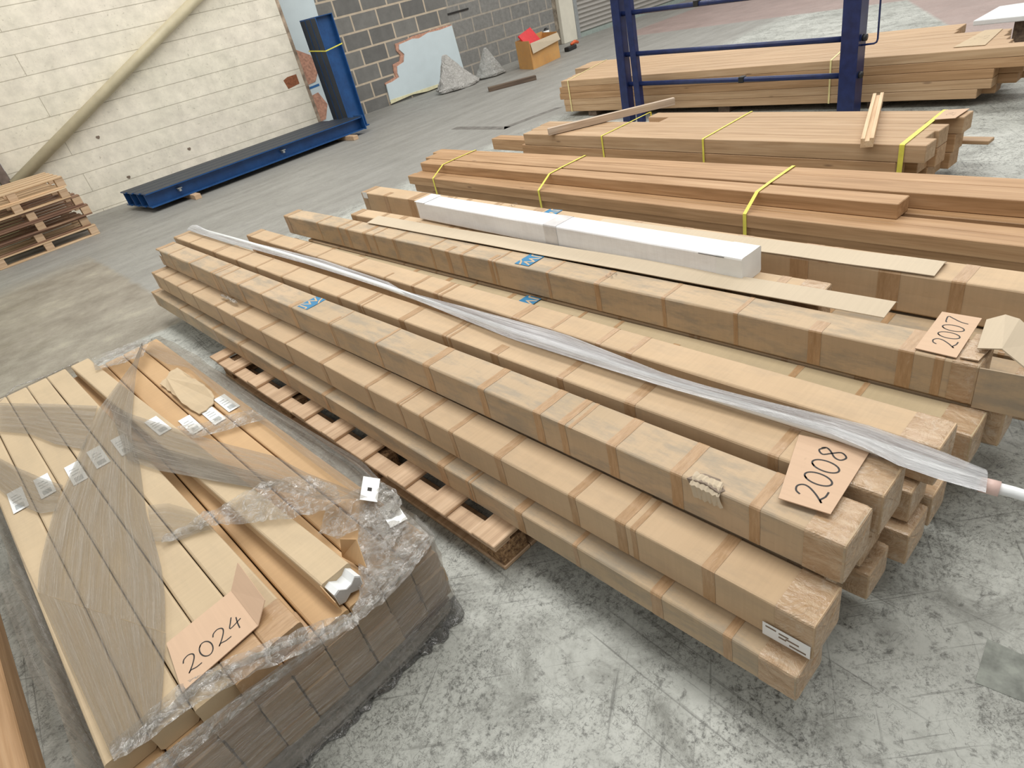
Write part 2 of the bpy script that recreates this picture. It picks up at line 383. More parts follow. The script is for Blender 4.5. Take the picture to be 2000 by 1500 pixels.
def blockwall(name, w, h, offz, offx, cols, mortar, mcol, rough=0.85, speck=None, msize=0.012, mbump=0.4, second=None):
    m, nt, b = newmat(name)
    tc = nt.nodes.new('ShaderNodeTexCoord'); sp = nt.nodes.new('ShaderNodeSeparateXYZ'); nt.links.new(tc.outputs['Object'], sp.inputs[0])
    cb = nt.nodes.new('ShaderNodeCombineXYZ')
    nt.links.new(math_(nt, 'ADD', sp.outputs[0], offx), cb.inputs[0]); nt.links.new(math_(nt, 'ADD', sp.outputs[2], offz), cb.inputs[1])
    br = nt.nodes.new('ShaderNodeTexBrick'); br.offset = 0.5; br.squash = 1
    br.inputs['Scale'].default_value = 1; br.inputs['Brick Width'].default_value = w; br.inputs['Row Height'].default_value = h
    br.inputs['Mortar Size'].default_value = msize; br.inputs['Mortar Smooth'].default_value = 0.15; br.inputs['Bias'].default_value = 0
    br.inputs['Color1'].default_value = tuple(cols[0]) + (1,); br.inputs['Color2'].default_value = tuple(cols[1]) + (1,); br.inputs['Mortar'].default_value = tuple(mcol) + (1,)
    nt.links.new(cb.outputs[0], br.inputs['Vector'])
    v = coords(nt)
    c = br.outputs['Color']
    n = noisetex(nt, v, 6, 7, 0.7)
    c = mix(nt, 0.5, c, ramp(nt, n, [(0.3, g(0.62)), (0.7, g(1.25))]), 'MULTIPLY')
    if second:
        s = noisetex(nt, v, 14, 6, 0.8)
        c2 = ramp(nt, s, [(0.3, second[1]), (0.7, second[2])])
        c = mix(nt, math_(nt, 'MULTIPLY', math_(nt, 'DIVIDE', math_(nt, 'SUBTRACT', sp.outputs[0], second[0]), 0.03, True), 0.6), c, c2)
    if speck:
        s = noisetex(nt, coords(nt, (14, 14, 14)), 2.4, 7, 0.78, 0.6)
        patch = ramp(nt, noisetex(nt, v, 2.2, 3), [(0.38, g(0.15)), (0.62, g(1))])
        c = mix(nt, math_(nt, 'MULTIPLY', ramp(nt, s, [(0.585, g(0)), (0.655, g(0.75))]), patch), c, speck)
        s2 = noisetex(nt, v, 1.3, 3)
        c = mix(nt, 0.35, c, ramp(nt, s2, [(0.35, (0.90, 0.90, 0.82)), (0.65, (1.05, 1.0, 0.98))]), 'MULTIPLY')
    nt.links.new(c, b.inputs['Base Color']); b.inputs['Roughness'].default_value = rough
    bp = nt.nodes.new('ShaderNodeBump'); bp.inputs['Strength'].default_value = mbump; bp.inputs['Distance'].default_value = 0.012; bp.invert = True
    nt.links.new(math_(nt, 'ADD', br.outputs['Fac'], math_(nt, 'MULTIPLY', n, 0.4)), bp.inputs['Height']); nt.links.new(bp.outputs['Normal'], b.inputs['Normal'])
    return m
greywall = blockwall('grey_blockwork', 0.45, 0.225, 0.05 + 0.225 * 4, 0.45 * 4 + 0.225, ((0.145, 0.142, 0.134), (0.21, 0.205, 0.19)), 0, (0.54, 0.45, 0.34), second=(1.98, (0.15, 0.15, 0.14), (0.34, 0.335, 0.315)), msize=0.014)
creamwall = blockwall('cream_painted_blockwork', 60.0, 0.208, 0.183 + 0.208, 0, ((0.86, 0.81, 0.69), (0.86, 0.81, 0.69)), 0, (0.52, 0.475, 0.38), speck=(0.27, 0.235, 0.165), msize=0.0035, mbump=0.6)
w = MB().box(-1.1, 4.42, 0, 0.25, 0, 3.2).build('wall_back', greywall); tag(w, kind='structure')
# cream wall, turned 4.7 degrees
ca, sa = math.cos(math.radians(4.7)), math.sin(math.radians(4.7))
cw = mesh('wall_left', MB().box(-0.66, 2.93, 0, 0.3, 0, 3.2).v, MB().box(0, 1, 0, 1, 0, 1).f, creamwall,
          mw=Matrix.Translation((-4.0, -0.28, 0)) @ Matrix.Rotation(math.radians(-4.7), 4, 'Z')); tag(cw, kind='structure')
def cream(u, d, z): return Vector((-4 + u * ca - d * sa, -0.28 - u * sa - d * ca, z))   # a point on the cream wall, d in front of it
# bare reveal strip at the cream wall's end
tr1 = MB()
tr1.prism([cream(2.93, -0.0, 0), cream(2.975, -0.0, 0), cream(2.975, -0.3, 0), cream(2.93, -0.3, 0)], (0, 0, 3.2))
tag(tr1.build('trim_1', plain('bare_plaster', (0.40, 0.31, 0.23), 0.9, var=0.5, scale=12)), kind='structure')
ye = MB().box(-9, -4.78, -0.15, 0.1, 0, 3.2).build('wall_far_left', plain('yellow_green_paint', (0.60, 0.60, 0.33), 0.8, var=0.05)); tag(ye, kind='structure')
po = MB().box(-4.76, -4.668, -0.30, -0.12, 0, 3.2).build('trim_2', plain('stained_steel_post', (0.16, 0.12, 0.10), 0.8, var=0.5, scale=9)); tag(po, kind='structure')
# cream pier and shutter
pier = MB().box(4.55, 4.93, -0.06, 0.25, 0, 3.2).build('wall_pier', plain('cream_paint', (0.66, 0.63, 0.53), 0.8, var=0.08, scale=5), bevel=0.01); tag(pier, kind='structure')
rv = MB().box(4.42, 4.55, 0.02, 0.25, 0, 3.2).box(4.93, 5.02, 0.02, 0.25, 0, 3.2).build('trim_3', plain('broken_masonry', (0.20, 0.17, 0.13), 0.9, var=0.6, scale=10)); tag(rv, kind='structure')
shm = MB(); n = 41; prof = []
for i in range(n * 8 + 1):
    z = 0.06 + i * (3.1 / (n * 8)); prof.append((z, 0.10 + 0.018 * math.cos(2 * PI * i / 8.0)))
vs = []; fs = []
for k, (z, y) in enumerate(prof): vs += [(5.06, y, z), (10.0, y, z)]
for k in range(len(prof) - 1): fs.append((2 * k, 2 * k + 1, 2 * k + 3, 2 * k + 2))
shut = mesh('door_1', vs, fs, plain('galvanised_slats', (0.42, 0.40, 0.37), 0.45, 0.25, var=0.06), smooth=True); tag(shut, kind='structure')
MB().box(5.0, 5.10, 0.0, 0.12, 0, 3.2).build('door_guide', M['sleeve_grey'], shut)
MB().box(5.10, 10.0, 0.04, 0.14, 0.0, 0.07).build('door_bottom_rail', plain('green_rail', (0.30, 0.35, 0.32), 0.6), shut)

stain = plain('worn_dark_line', (0.15, 0.14, 0.125), 0.8, var=0.35, scale=14)
for pts_ in ([(-0.86, -3.15), (-0.76, -3.15), (-0.78, -4.06), (-0.88, -4.06)], [(-0.88, -4.06), (-0.78, -4.06), (-0.08, -4.16), (-0.10, -4.07), (-0.78, -3.96)]):
    tag(MB().prism([(x, y, 0.0003) for x, y in pts_], (0, 0, 0.0006)).build('trim_7', stain), kind='structure')
tag(MB().prism([(-4.47, -9.175, 0.0003), (-4.36, -9.165, 0.0003), (-4.36, -9.40, 0.0003), (-4.44, -9.40, 0.0003)], (0, 0, 0.0006)).build('trim_8', plain('smooth_floor_patch', (0.25, 0.265, 0.235), 0.6, var=0.4, scale=30)), kind='structure')
# ------------------------------------------------------------------ cartons
def frame(Pf, Pn):
    """local X from the far end to the near end, Z up, Y to the right of the pile"""
    a, b2 = Vector(Pf), Vector(Pn); x = (b2 - a).normalized(); y = Vector((0, 0, 1)).cross(x).normalized(); z = x.cross(y)
    m = Matrix((x, y, z)).transposed().to_4x4(); m.translation = a
    return m, (b2 - a).length
def wobble(x, s, k): return math.sin(x * 3.1 + s * 1.7 + k) * 0.5 + math.sin(x * 7.7 + s * 2.9 + k * 2.1) * 0.3 + math.sin(x * 17.0 + s + k * 3.3) * 0.2
def section(x, L, w, hf, hn, s, amp, off, r=0.006):
    t = x / L; h = hf + (hn - hf) * t; hw = w / 2
    r = min(r, w * .2)
    base = [(-hw, r), (-hw, h / 2), (-hw, h - r), (-hw + r * .3, h - r * .3), (-hw + r, h), (0, h), (hw - r, h), (hw - r * .3, h - r * .3), (hw, h - r), (hw, h / 2), (hw, r), (hw - r, 0), (0, 0), (-hw + r, 0)]
    out = []
    for k, (y, z) in enumerate(base):
        ny = -1 if y < -hw + r * .5 else (1 if y > hw - r * .5 else 0); nz = 1 if z > h - r * .5 else (-1 if z < r * .5 else 0)
        sag = 0.6 if k in (1, 5, 9) else 1.0
        dy = ny * (off - (0.5 + 0.5 * wobble(x, s, k // 3)) * amp - (0 if sag == 1.0 else amp * .6)); dz = (off if nz > 0 else (-off if nz < 0 else 0))
        if nz > 0: dz -= (0.5 + 0.5 * wobble(x, s, 5)) * amp + (0 if sag == 1.0 else amp * .5)
        out.append((x, y + dy, z + dz))
    return out
def sleeve(name, xs, L, w, hf, hn, s, amp, off, mat, parent, caps=False, faces=None):
    vs = []; fs = []; n = 14
    for x in xs: vs += section(x, L, w, hf, hn, s, amp, off)
    for i in range(len(xs) - 1):
        for k in range(n):
            if faces and k not in faces: continue
            fs.append((i * n + k, i * n + (k + 1) % n, (i + 1) * n + (k + 1) % n, (i + 1) * n + k))
    if caps == True or caps == 'far': fs.append(tuple(range(n)))
    if caps == True or caps == 'near': fs.append(tuple((len(xs) - 1) * n + k for k in reversed(range(n))))
    used = sorted({i for f in fs for i in f}); mp_ = {o_: k for k, o_ in enumerate(used)}
    return mesh(name, [vs[i] for i in used], [tuple(mp_[i] for i in f) for f in fs], mat, parent, smooth=False)
def end_cap(root, L, endn, w, hf, hn, seed, amp):
    # tape-wrapped, crumpled near end
    xs = [L - endn, L - endn * .7, L - endn * .4, L - endn * .2, L - 0.008, L - 0.002, L + 0.0015]; vs = []; fs = []; n = 14
    for i, x in enumerate(xs):
        k = (1, 1, 1, 1, 0.995, 0.975, 0.93)[i]; h = hf + (hn - hf) * min(1, x / L)
        for q, (a, b_, c_) in enumerate(section(min(x, L), L, w, hf, hn, seed, amp, 0.0012)):
            no = noise.noise(Vector((q * 1.7 + seed * 3.1, i * 1.3, seed))) * 0.0016 * min(1, i / 2)
            vs.append((x, b_ * k * (1 + no * 8) , h / 2 + (c_ - h / 2) * k * (1 + no * 8)))
    for i in range(len(xs) - 1):
        for k in range(n): fs.append((i * n + k, i * n + (k + 1) % n, (i + 1) * n + (k + 1) % n, (i + 1) * n + k))
    m_ = 5; h = hn; base = (len(xs) - 1) * n; last = [vs[base + k] for k in range(n)]
    cur = base
    for ring, sc_ in enumerate((0.66, 0.33)):
        st = len(vs)
        for k in range(n):
            p = last[k]; no = noise.noise(Vector((k * 2.3, ring * 5.1 + seed, seed * 1.3)))
            vs.append((L + 0.003 + no * 0.004, p[1] * sc_, h / 2 + (p[2] - h / 2) * sc_))
        for k in range(n): fs.append((cur + k, cur + (k + 1) % n, st + (k + 1) % n, st + k))
        cur = st
    vs.append((L + 0.002, 0, h / 2)); c_ = len(vs) - 1
    for k in range(n): fs.append((cur + k, cur + (k + 1) % n, c_))
    mesh('end_tape', vs, fs, M['endtape'], root, smooth=False)
def carton(label, cat_group, Pf, Pn, w, hf, hn=None, seed=0, taps=(), mat='card', tw=0.022, endn=0.07, endf=0.05, amp=0.002, name='long_carton', ends=True):
    hn = hn or hf
    m, L = frame(Pf, Pn)
    root = empty(name, mat=m, label=label, cat='box', group=cat_group)
    n = int(L / 0.06)
    sleeve('carton_body', [L * i / n for i in range(n + 1)], L, w, hf, hn, seed, amp, 0, M[mat], root, True)
    rr = random.Random(seed)
    for y in taps:
        x = (Pf[1] - y) if not isinstance(y, tuple) else y[0]
        tw_ = tw * rr.choice((0.6, 0.85, 1.0, 1.25, 1.5))
        if x < 0.03 or x > L - 0.02: continue
        if rr.random() < 0.18: x2 = x + tw_ * 1.25; sleeve('packing_tape', [x2 - tw_ * .25, x2 + tw_ * .25], L, w, hf, hn, seed, amp, 0.0006, M['tape'], root, faces=(2, 3, 4, 5, 6, 7, 8) if rr.random() < .5 else None)
        sleeve('packing_tape', [x - tw_ / 2, x, x + tw_ / 2], L, w, hf, hn, seed, amp, 0.0007, M['tape'], root, faces=(0, 1, 2, 3, 4) if rr.random() < .1 else None)
    if ends:
        end_cap(root, L, endn, w, hf, hn, seed, amp)
        sleeve('end_tape', [-0.0012, endf * .5, endf], L, w, hf, hn, seed, amp, 0.0010, M['tape'], root, 'far')
    return root
def rnd_taps(y0, y1, n, seed):
    r = random.Random(seed); st = (y1 - y0) / n
    return [y0 + st * (i + r.uniform(0.2, 0.8)) for i in range(n)]

TC = [-5.689, -6.004, -6.129, -6.34, -6.585, -6.867, -7.179, -7.493, -7.771, -8.022, -8.235, -8.319, -8.469, -8.638, -8.809, -8.954]
TB = [-5.835, -6.16, -6.383, -6.674, -6.913, -7.212, -7.519, -7.704, -7.826, -7.966, -8.161, -8.417, -8.556, -8.768, -8.922]
TD = [-5.668, -5.989, -6.227, -6.507, -6.77, -7.014, -7.164, -7.448, -7.687, -7.926, -8.188, -8.415, -8.772]
TE = [-6.455, -6.767, -7.046, -7.242, -7.39, -7.82, -7.979, -8.163, -8.272]
TH = [-5.937, -6.165, -6.254, -6.429, -6.517, -6.685, -6.982, -7.1, -7.199, -7.377, -7.688, -7.917, -8.18, -8.418, -8.638, -8.848, -8.916]
TA = [-6.42, -6.876, -7.224, -7.931, -8.049, -8.254, -8.445, -8.67, -8.832]
G3 = 'long taped cartons heaped across the wooden pallet'
GAP = 0.0015
# bottom layer (on the pallet)
A_ = carton('lowest long carton along the near left side, directly on the pallet', G3, (-4.700, -5.08, 0.1015), (-4.712, -8.965, 0.1015), 0.106, 0.092, 0.078, 1, [-5.6, -5.85, -6.1] + TA, 'card_dirty')
# second layer: nearest carton
B_ = carton('long carton of the middle layer with a white torn label at its near end', G3, (-4.655, -5.14, 0.206), (-4.667, -8.972, 0.1815), 0.106, 0.104, 0.100, 2, [-5.35, -5.6] + TB, 'card')
# hidden / part-hidden members of the two lower layers
sub = 'cartons of the lower layers showing only their near ends'
low = [(-4.600, 'near'), (-4.480, 'b'), (-4.310, 'c'), (-4.190, 'd')]
carton('stub end of low carton, second from left in the bottom layer', sub, (-4.585, -5.2, 0.1015), (-4.585, -8.93, 0.1015), 0.104, 0.090, 0.078, 11, [], 'card')
carton('low carton whose crumpled end shows under the narrow dark gap', sub, (-4.436, -5.2, 0.1015), (-4.436, -8.975, 0.1015), 0.100, 0.090, 0.078, 12, [], 'card')
carton('lowest carton end standing apart on the right, just above the floor', sub, (-4.305, -5.3, 0.1015), (-4.305, -9.0, 0.1015), 0.106, 0.094, 0.092, 13, [], 'card')
carton('bottom carton end behind the lowest one, furthest right of the front pallet', sub, (-4.180, -5.4, 0.1015), (-4.178, -9.0, 0.1015), 0.098, 0.094, 0.092, 14, [], 'card')
carton('middle-layer carton end under the second top carton, wrinkled tape', sub, (-4.545, -5.2, 0.206), (-4.547, -8.935, 0.1815), 0.104, 0.1, 0.100, 15, [], 'card')
carton('middle-layer carton end with torn brown corner below the plastic roll', sub, (-4.432, -5.2, 0.206), (-4.434, -8.955, 0.1885), 0.104, 0.1, 0.094, 16, [], 'card')
carton('middle-layer carton end right of the torn-corner one, under the roll', sub, (-4.295, -5.3, 0.206), (-4.280, -8.985, 0.1965), 0.104, 0.1, 0.088, 17, [], 'card')
# top layer
C_ = carton('dirty long carton on top at the left, with a torn hole near its end', G3, (-4.566, -5.12, 0.312), (-4.562, -8.972, 0.2830), 0.112, 0.105, 0.103, 3, [-5.35] + TC, 'card_dirty')
D_ = carton('clean long carton on top, second from left, partly under the 2008 card', G3, (-4.428, -5.02, 0.312), (-4.424, -8.978, 0.2855), 0.106, 0.108, 0.106, 4, [-5.3] + TD, 'card')
E_ = carton('long carton just right of the clear plastic roll', G3, (-4.214, -5.62, 0.312), (-4.250, -9.010, 0.2855), 0.098, 0.100, 0.100, 5, [-5.9, -6.2] + TE, 'card')
F_ = carton('tan long carton lying lower between the plastic roll and the open box', G3, (-4.048, -5.6, 0.186), (-4.048, -9.022, 0.181), 0.104, 0.1, 0.099, 6, rnd_taps(-6.0, -8.9, 12, 3), 'card_olive')
G_ = carton('long carton under the open-ended box, with a lifted flap at its end', G3, (-3.934, -5.75, 0.186), (-3.934, -9.052, 0.181), 0.108, 0.1, 0.099, 7, rnd_taps(-6.0, -8.95, 10, 4), 'card')
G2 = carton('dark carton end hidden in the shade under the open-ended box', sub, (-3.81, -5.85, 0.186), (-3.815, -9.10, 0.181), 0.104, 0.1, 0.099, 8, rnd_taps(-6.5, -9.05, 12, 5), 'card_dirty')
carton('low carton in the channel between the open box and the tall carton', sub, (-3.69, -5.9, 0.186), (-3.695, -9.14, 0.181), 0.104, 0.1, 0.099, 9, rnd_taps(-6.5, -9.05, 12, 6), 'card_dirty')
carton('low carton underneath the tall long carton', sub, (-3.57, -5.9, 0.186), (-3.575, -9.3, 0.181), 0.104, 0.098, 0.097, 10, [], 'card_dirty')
# bearer timbers that carry the rear cartons
for i, y in enumerate((-6.2, -7.3, -8.35)):
    o = MB().box((-4.10, -4.10, -4.10)[i] if y < -8.25 else -3.66, -3.50, y - 0.045, y + 0.045, 0.0, 0.176).build('bearer_block', M['pallet'], bevel=0.003)
    tag(o, ('far', 'middle', 'near')[i] + ' wooden bearer on the floor under the rear cartons', 'timber')
H_ = carton('battered long box with its near end burst open, holding the right-hand number card', None, (-3.928, -5.52, 0.2955), (-3.948, -8.99, 0.2845), 0.106, 0.112, 0.108, 21, TH, 'card_dirty', endn=0.05)
I_ = carton('long carton behind the burst box, its front edge under a cardboard strip', None, (-3.770, -6.02, 0.2955), (-3.765, -8.56, 0.2845), 0.088, 0.100, 0.100, 22, rnd_taps(-6.2, -8.5, 13, 9), 'card', tw=0.034)
L_ = carton('tallest longest carton beside the brown timber, running out of the picture', None, (-3.510, -5.75, 0.2900), (-3.620, -9.75, 0.2835), 0.112, 0.124, 0.118, 23, rnd_taps(-5.9, -9.5, 15, 12), 'card', tw=0.038)
K_ = carton('long white box lying between the brown cartons', None, (-3.70, -6.60, 0.3975), (-3.775, -8.345, 0.3865), 0.104, 0.088, 0.085, 24, [], 'card_white', ends=False, name='white_box', amp=0.0012)
# white box details: end flap, crease, tape
def local_box(parent, name, mat, x0, x1, y0, y1, z0, z1, bevel=0): return MB().box(x0, x1, y0, y1, z0, z1).build(name, mat, parent, bevel=bevel)
local_box(K_, 'end_flap', M['card_white'], -0.004, 0.075, -0.055, 0.052, 0.0885, 0.0905)
sleeve('clear_tape', [0.90, 0.93, 0.97], 1.75, 0.104, 0.088, 0.085, 24, 0.0012, 0.0012, plain('grey_tape', (0.60, 0.58, 0.57), 0.3), K_)
sleeve('clear_tape', [1.66, 1.70, 1.7475], 1.75, 0.104, 0.088, 0.085, 24, 0.0012, 0.0012, M['label'], K_, 'near')
local_box(K_, 'flap_slit', M['ink'], 1.60, 1.69, -0.0545, -0.0530, 0.080, 0.0815)

# print on cartons ------------------------------------------------------
def text_mesh(body, size):
    cu = bpy.data.curves.new('t', 'FONT'); cu.body = body; cu.size = size; cu.align_x = 'CENTER'; cu.align_y = 'CENTER'; cu.extrude = 0.0001; cu.offset = size * 0.008
    to = bpy.data.objects.new('t', cu); C.objects.link(to); bpy.context.view_layer.update()
    me = bpy.data.meshes.new_from_object(to); vs = [v.co.copy() for v in me.vertices]; fs = [tuple(p.vertices) for p in me.polygons]
    bpy.data.objects.remove(to); bpy.data.curves.remove(cu); bpy.data.meshes.remove(me); return vs, fs
def on_top(parent, P, name, mat, vs, fs, ang=0.0, smooth=False, tilt=None):
    """place flat geometry (x right, y towards the far end) at world point P, child of parent"""
    m = Matrix.Translation(P) @ Matrix.Rotation(ang, 4, 'Z')
    if tilt: m = m @ tilt
    o = mesh(name, vs, fs, mat)
    if parent is not None:
        o.parent = parent; o.matrix_parent_inverse = Matrix.Identity(4); o.matrix_local = parent.matrix_world.inverted() @ m
    else: o.matrix_world = m
    return o
def topz(root_f, root_n, h_f, h_n, y):
    t = (root_f[1] - y) / (root_f[1] - root_n[1]); return root_f[2] + (root_n[2] - root_f[2]) * t + h_f + (h_n - h_f) * t
def logo(parent, x, y, z, ang, kind='JW'):
    w_, h_ = 0.088, 0.075
    b = MB().box(-w_ / 2, w_ / 2, -h_ / 2, h_ / 2, 0, 0.0003)
    o = on_top(parent, (x, y, z), 'printed_logo', M['logo_blue'], b.v, b.f, ang)
    vs, fs = text_mesh('JW', 0.058)
    vs = [Vector((v.x * 1.05 - 0.002, v.y * 1.1 + 0.008, v.z + 0.0006)) for v in vs]
    sw = MB()
    pts = [(0.0442, -0.004), (0.022, -0.017), (0.006, -0.0376), (0.013, -0.0376), (0.026, -0.024), (0.0442, -0.014)]
    sw.prism([(a, c, 0.0004) for a, c in pts], (0, 0, 0.0003))
    k = len(vs); vs += [Vector(v) for v in sw.v]; fs += [tuple(i + k for i in f) for f in sw.f]
    t = mesh('logo_letters', vs, fs, M['card'], o)
    return o
logo(C_, -4.556, -6.937, 0.4015, 0.04)
logo(L_, -3.545, -7.29, 0.4098, PI + 0.03)
logo(I_, -3.775, -7.585, 0.3907, PI)
logo(H_, -3.935, -7.545, 0.3995, PI)
logo(F_, -4.040, -7.60, 0.2845, PI)
DIG = {'2': [[(0.02, .78), (.12, .95), (.35, 1), (.52, .85), (.50, .62), (.28, .30), (0, .02), (.12, .10), (.35, .0), (.62, -.02)]],
       '0': [[(.3 + .28 * math.cos(a), .5 + .48 * math.sin(a)) for a in [PI * .6 + 2 * PI * i / 14 for i in range(16)]]],
       '8': [[(.50, .82), (.28, .99), (.10, .80), (.30, .55), (.52, .25), (.35, .02), (.12, .15), (.15, .38), (.42, .62), (.52, .80), (.42, .95)]],
       '7': [[(0, .90), (.08, .97), (.60, 1.0), (.50, .75), (.28, .35), (.22, 0)]],
       '4': [[(.34, 1.0), (.18, .75), (.02, .42), (.62, .50)], [(.50, .78), (.40, .40), (.34, .02)]],
       '6': [[(.4, 1), (.15, .6), (.1, .2), (.3, 0), (.5, .2), (.4, .42), (.15, .35)]],
       '5': [[(.5, 1), (.15, .95), (.12, .6), (.4, .6), (.5, .3), (.3, .02), (.05, .1)]]}
def handwriting(text, h, width, z=0.0004, gap=0.16, slant=0.12):
    b = MB(); x = 0; tot = len(text) * 0.6 + (len(text) - 1) * gap
    for ch in text:
        for st in DIG.get(ch, []):
            pts = [((x + p[0] + slant * p[1] - tot / 2) * h, (p[1] - .5) * h) for p in st]
            # smooth
            q = []
            for i in range(len(pts) - 1):
                p0 = pts[max(i - 1, 0)]; p1 = pts[i]; p2 = pts[i + 1]; p3 = pts[min(i + 2, len(pts) - 1)]
                for k in range(4):
                    t = k / 4
                    q.append(tuple(0.5 * ((2 * p1[j]) + (-p0[j] + p2[j]) * t + (2 * p0[j] - 5 * p1[j] + 4 * p2[j] - p3[j]) * t * t + (-p0[j] + 3 * p1[j] - 3 * p2[j] + p3[j]) * t ** 3) for j in (0, 1)))
            q.append(pts[-1]); vs = []; fs = []
            for i, p in enumerate(q):
                d = Vector(q[min(i + 1, len(q) - 1)]) - Vector(q[max(i - 1, 0)]); d.normalize(); nrm = Vector((-d.y, d.x)) * width / 2
                vs += [(p[0] + nrm.x, p[1] + nrm.y, z), (p[0] - nrm.x, p[1] - nrm.y, z)]
            for i in range(len(q) - 1): fs.append((2 * i, 2 * i + 1, 2 * i + 3, 2 * i + 2))
            b.add(vs, fs)
        x += 0.6 + gap
    return b
def number_card(label, corners, text, th, z0, ang, size, off=(0, 0), bendz=0.0, group=None, thick=0.0022, mat='card_pink'):
    """corners: world xy of a piece of card lying on something"""
    cx = sum(c[0] for c in corners) / len(corners); cy = sum(c[1] for c in corners) / len(corners)
    root = empty('number_card', (cx, cy, z0), label, 'sign', group)
    b = MB().prism([(c[0] - cx, c[1] - cy, 0) for c in corners], (0, 0, thick)); b.build('card_sheet', M[mat], root)
    hw = handwriting(text, size, th)
    m = Matrix.Rotation(ang, 4, 'Z'); vs = [m @ Vector(v) + Vector((off[0], off[1], thick)) for v in hw.v]
    mesh('handwritten_number', vs, hw.f, M['ink'] if th > 0.002 else M['ink_soft'], root)
    return root
number_card('loose card sheet handwritten 2008 across two cartons at their near ends', [(-4.583, -8.838), (-4.572, -8.927), (-4.374, -8.917), (-4.398, -8.788)], '2008', 0.0034, 0.3955, 0.10, 0.052, off=(-0.002, -0.004))
number_card('loose card sheet handwritten 2007 on the burst-ended box', [(-3.990, -8.862), (-3.994, -8.945), (-3.805, -8.940), (-3.805, -8.858)], '2007', 0.0028, 0.3955, 0.05, 0.046, off=(0.005, -0.002))
for (P, par, t, a) in (((-4.055, -7.02, 0.2862), F_, '42', PI), ((-3.50, -7.02, 0.4110), L_, '62', PI), ((-3.93, -7.93, 0.3990), H_, '55', 0)):
    hw = handwriting(t, 0.03, 0.0018); on_top(par, P, 'pencil_number', M['ink_soft'], hw.v, hw.f, a)

# white paper label on the middle carton, near end, left face
def on_left(parent, x, y, z, name, mat, w_, h_, t=0.0006, tilt=0):
    b = MB().box(-t, 0, -w_ / 2, w_ / 2, -h_ / 2, h_ / 2)
    m = Matrix.Translation((x, y, z)) @ Matrix.Rotation(tilt, 4, 'X')
    o = mesh(name, b.v, b.f, mat); o.parent = parent; o.matrix_local = parent.matrix_world.inverted() @ m; return o
lb = on_left(B_, -4.7218, -8.925, 0.205, 'paper_label', M['label'], 0.088, 0.036)
for k, (yy, zz, ww) in enumerate(((0.028, 0.010, 0.02), (0.004, 0.008, 0.018), (-0.012, 0.002, 0.024), (0.006, -0.002, 0.014), (-0.022, -0.010, 0.03))):
    b = MB().box(-0.0011, -0.0006, yy - ww / 2, yy + ww / 2, zz - 0.002, zz + 0.002); mesh('printed_line', b.v, b.f, M['ink_soft'], lb)
on_left(L_, -3.5685, -5.79, 0.398, 'paper_label', M['label'], 0.05, 0.036)
on_left(C_, -4.6235, -5.16, 0.395, 'paper_label', M['label'], 0.06, 0.03)
# torn hole on the top left carton
tp = empty('torn_patch'); tp.parent = C_; tp.matrix_local = C_.matrix_world.inverted() @ Matrix.Translation((-4.606, -8.705, 0.386))
rr = random.Random(5); b = MB()
rim = [(0.030 * math.cos(a) * rr.uniform(.8, 1.15), 0.040 * math.sin(a) * rr.uniform(.8, 1.15)) for a in [2 * PI * i / 16 for i in range(16)]]
def wrap_pt(u, v, lift):  # u>0 on top, u<0 down the left face
    return (u - 0.012, v, 0.0022 + lift) if u > 0 else (-0.0125 - lift - 0.0025, v, u + 0.002)
b.add([wrap_pt(0.002, 0, 0.004)] + [wrap_pt(u * 1.0, v * 0.98, 0.0) for u, v in rim], [(0, 1 + i, 1 + (i + 1) % 16) for i in range(16)])
o1 = b.build('torn_rim', M['ink_soft'], tp)
vs = []; fs = []
for i in range(13):
    v = -0.036 + i * 0.0055
    for j, u in enumerate((0.022, 0.008, -0.006, -0.020, -0.034)):
        vs.append(wrap_pt(u + rr.uniform(-.002, .002), v + rr.uniform(-.002, .002) + u * .2, 0.003 + 0.003 * (i % 2)))
for i in range(12):
    for j in range(4): fs.append((i * 5 + j, i * 5 + j + 1, (i + 1) * 5 + j + 1, (i + 1) * 5 + j))
mesh('corrugated_layer', vs, fs, M['card_strip'], tp)
tp.name = 'torn_patch'

# burst end of the box: hanging side panel and folded-out top flap
def free_sheet(name, mat, pts, faces, parent, thick=0.003):
    me = [Vector(p) for p in pts]; inv = parent.matrix_world.inverted()
    vs = [inv @ p for p in me]; o = mesh(name, vs, faces, mat, parent)
    s = o.modifiers.new('solid', 'SOLIDIFY'); s.thickness = thick; s.offset = 0
    return o
free_sheet('side_flap', M['card_dirty'], [(-4.004, -8.992, 0.286), (-3.992, -9.30, 0.292), (-3.990, -9.30, 0.392), (-4.003, -8.992, 0.390)], [(0, 1, 2, 3)], H_)
free_sheet('top_flap', M['card_strip'], [(-3.958, -8.972, 0.408), (-3.835, -8.955, 0.412), (-3.820, -8.985, 0.424), (-3.960, -9.015, 0.419), (-3.822, -9.012, 0.420), (-3.985, -9.065, 0.400), (-3.855, -9.07, 0.392)],
           [(0, 1, 2, 3), (3, 2, 4), (3, 4, 6, 5)], H_)
free_sheet('inner_lining', M['endtape'], [(-3.99, -8.95, 0.3965), (-3.88, -8.95, 0.3965), (-3.88, -8.995, 0.397), (-3.99, -8.985, 0.3975)], [(0, 1, 2, 3)], H_)
fd = free_sheet('lifted_flap', M['card'], [(-3.988, -8.99, 0.283), (-3.988, -9.05, 0.285), (-3.955, -9.075, 0.281), (-3.95, -9.0, 0.283)], [(0, 1, 2, 3)], G_, 0.002)

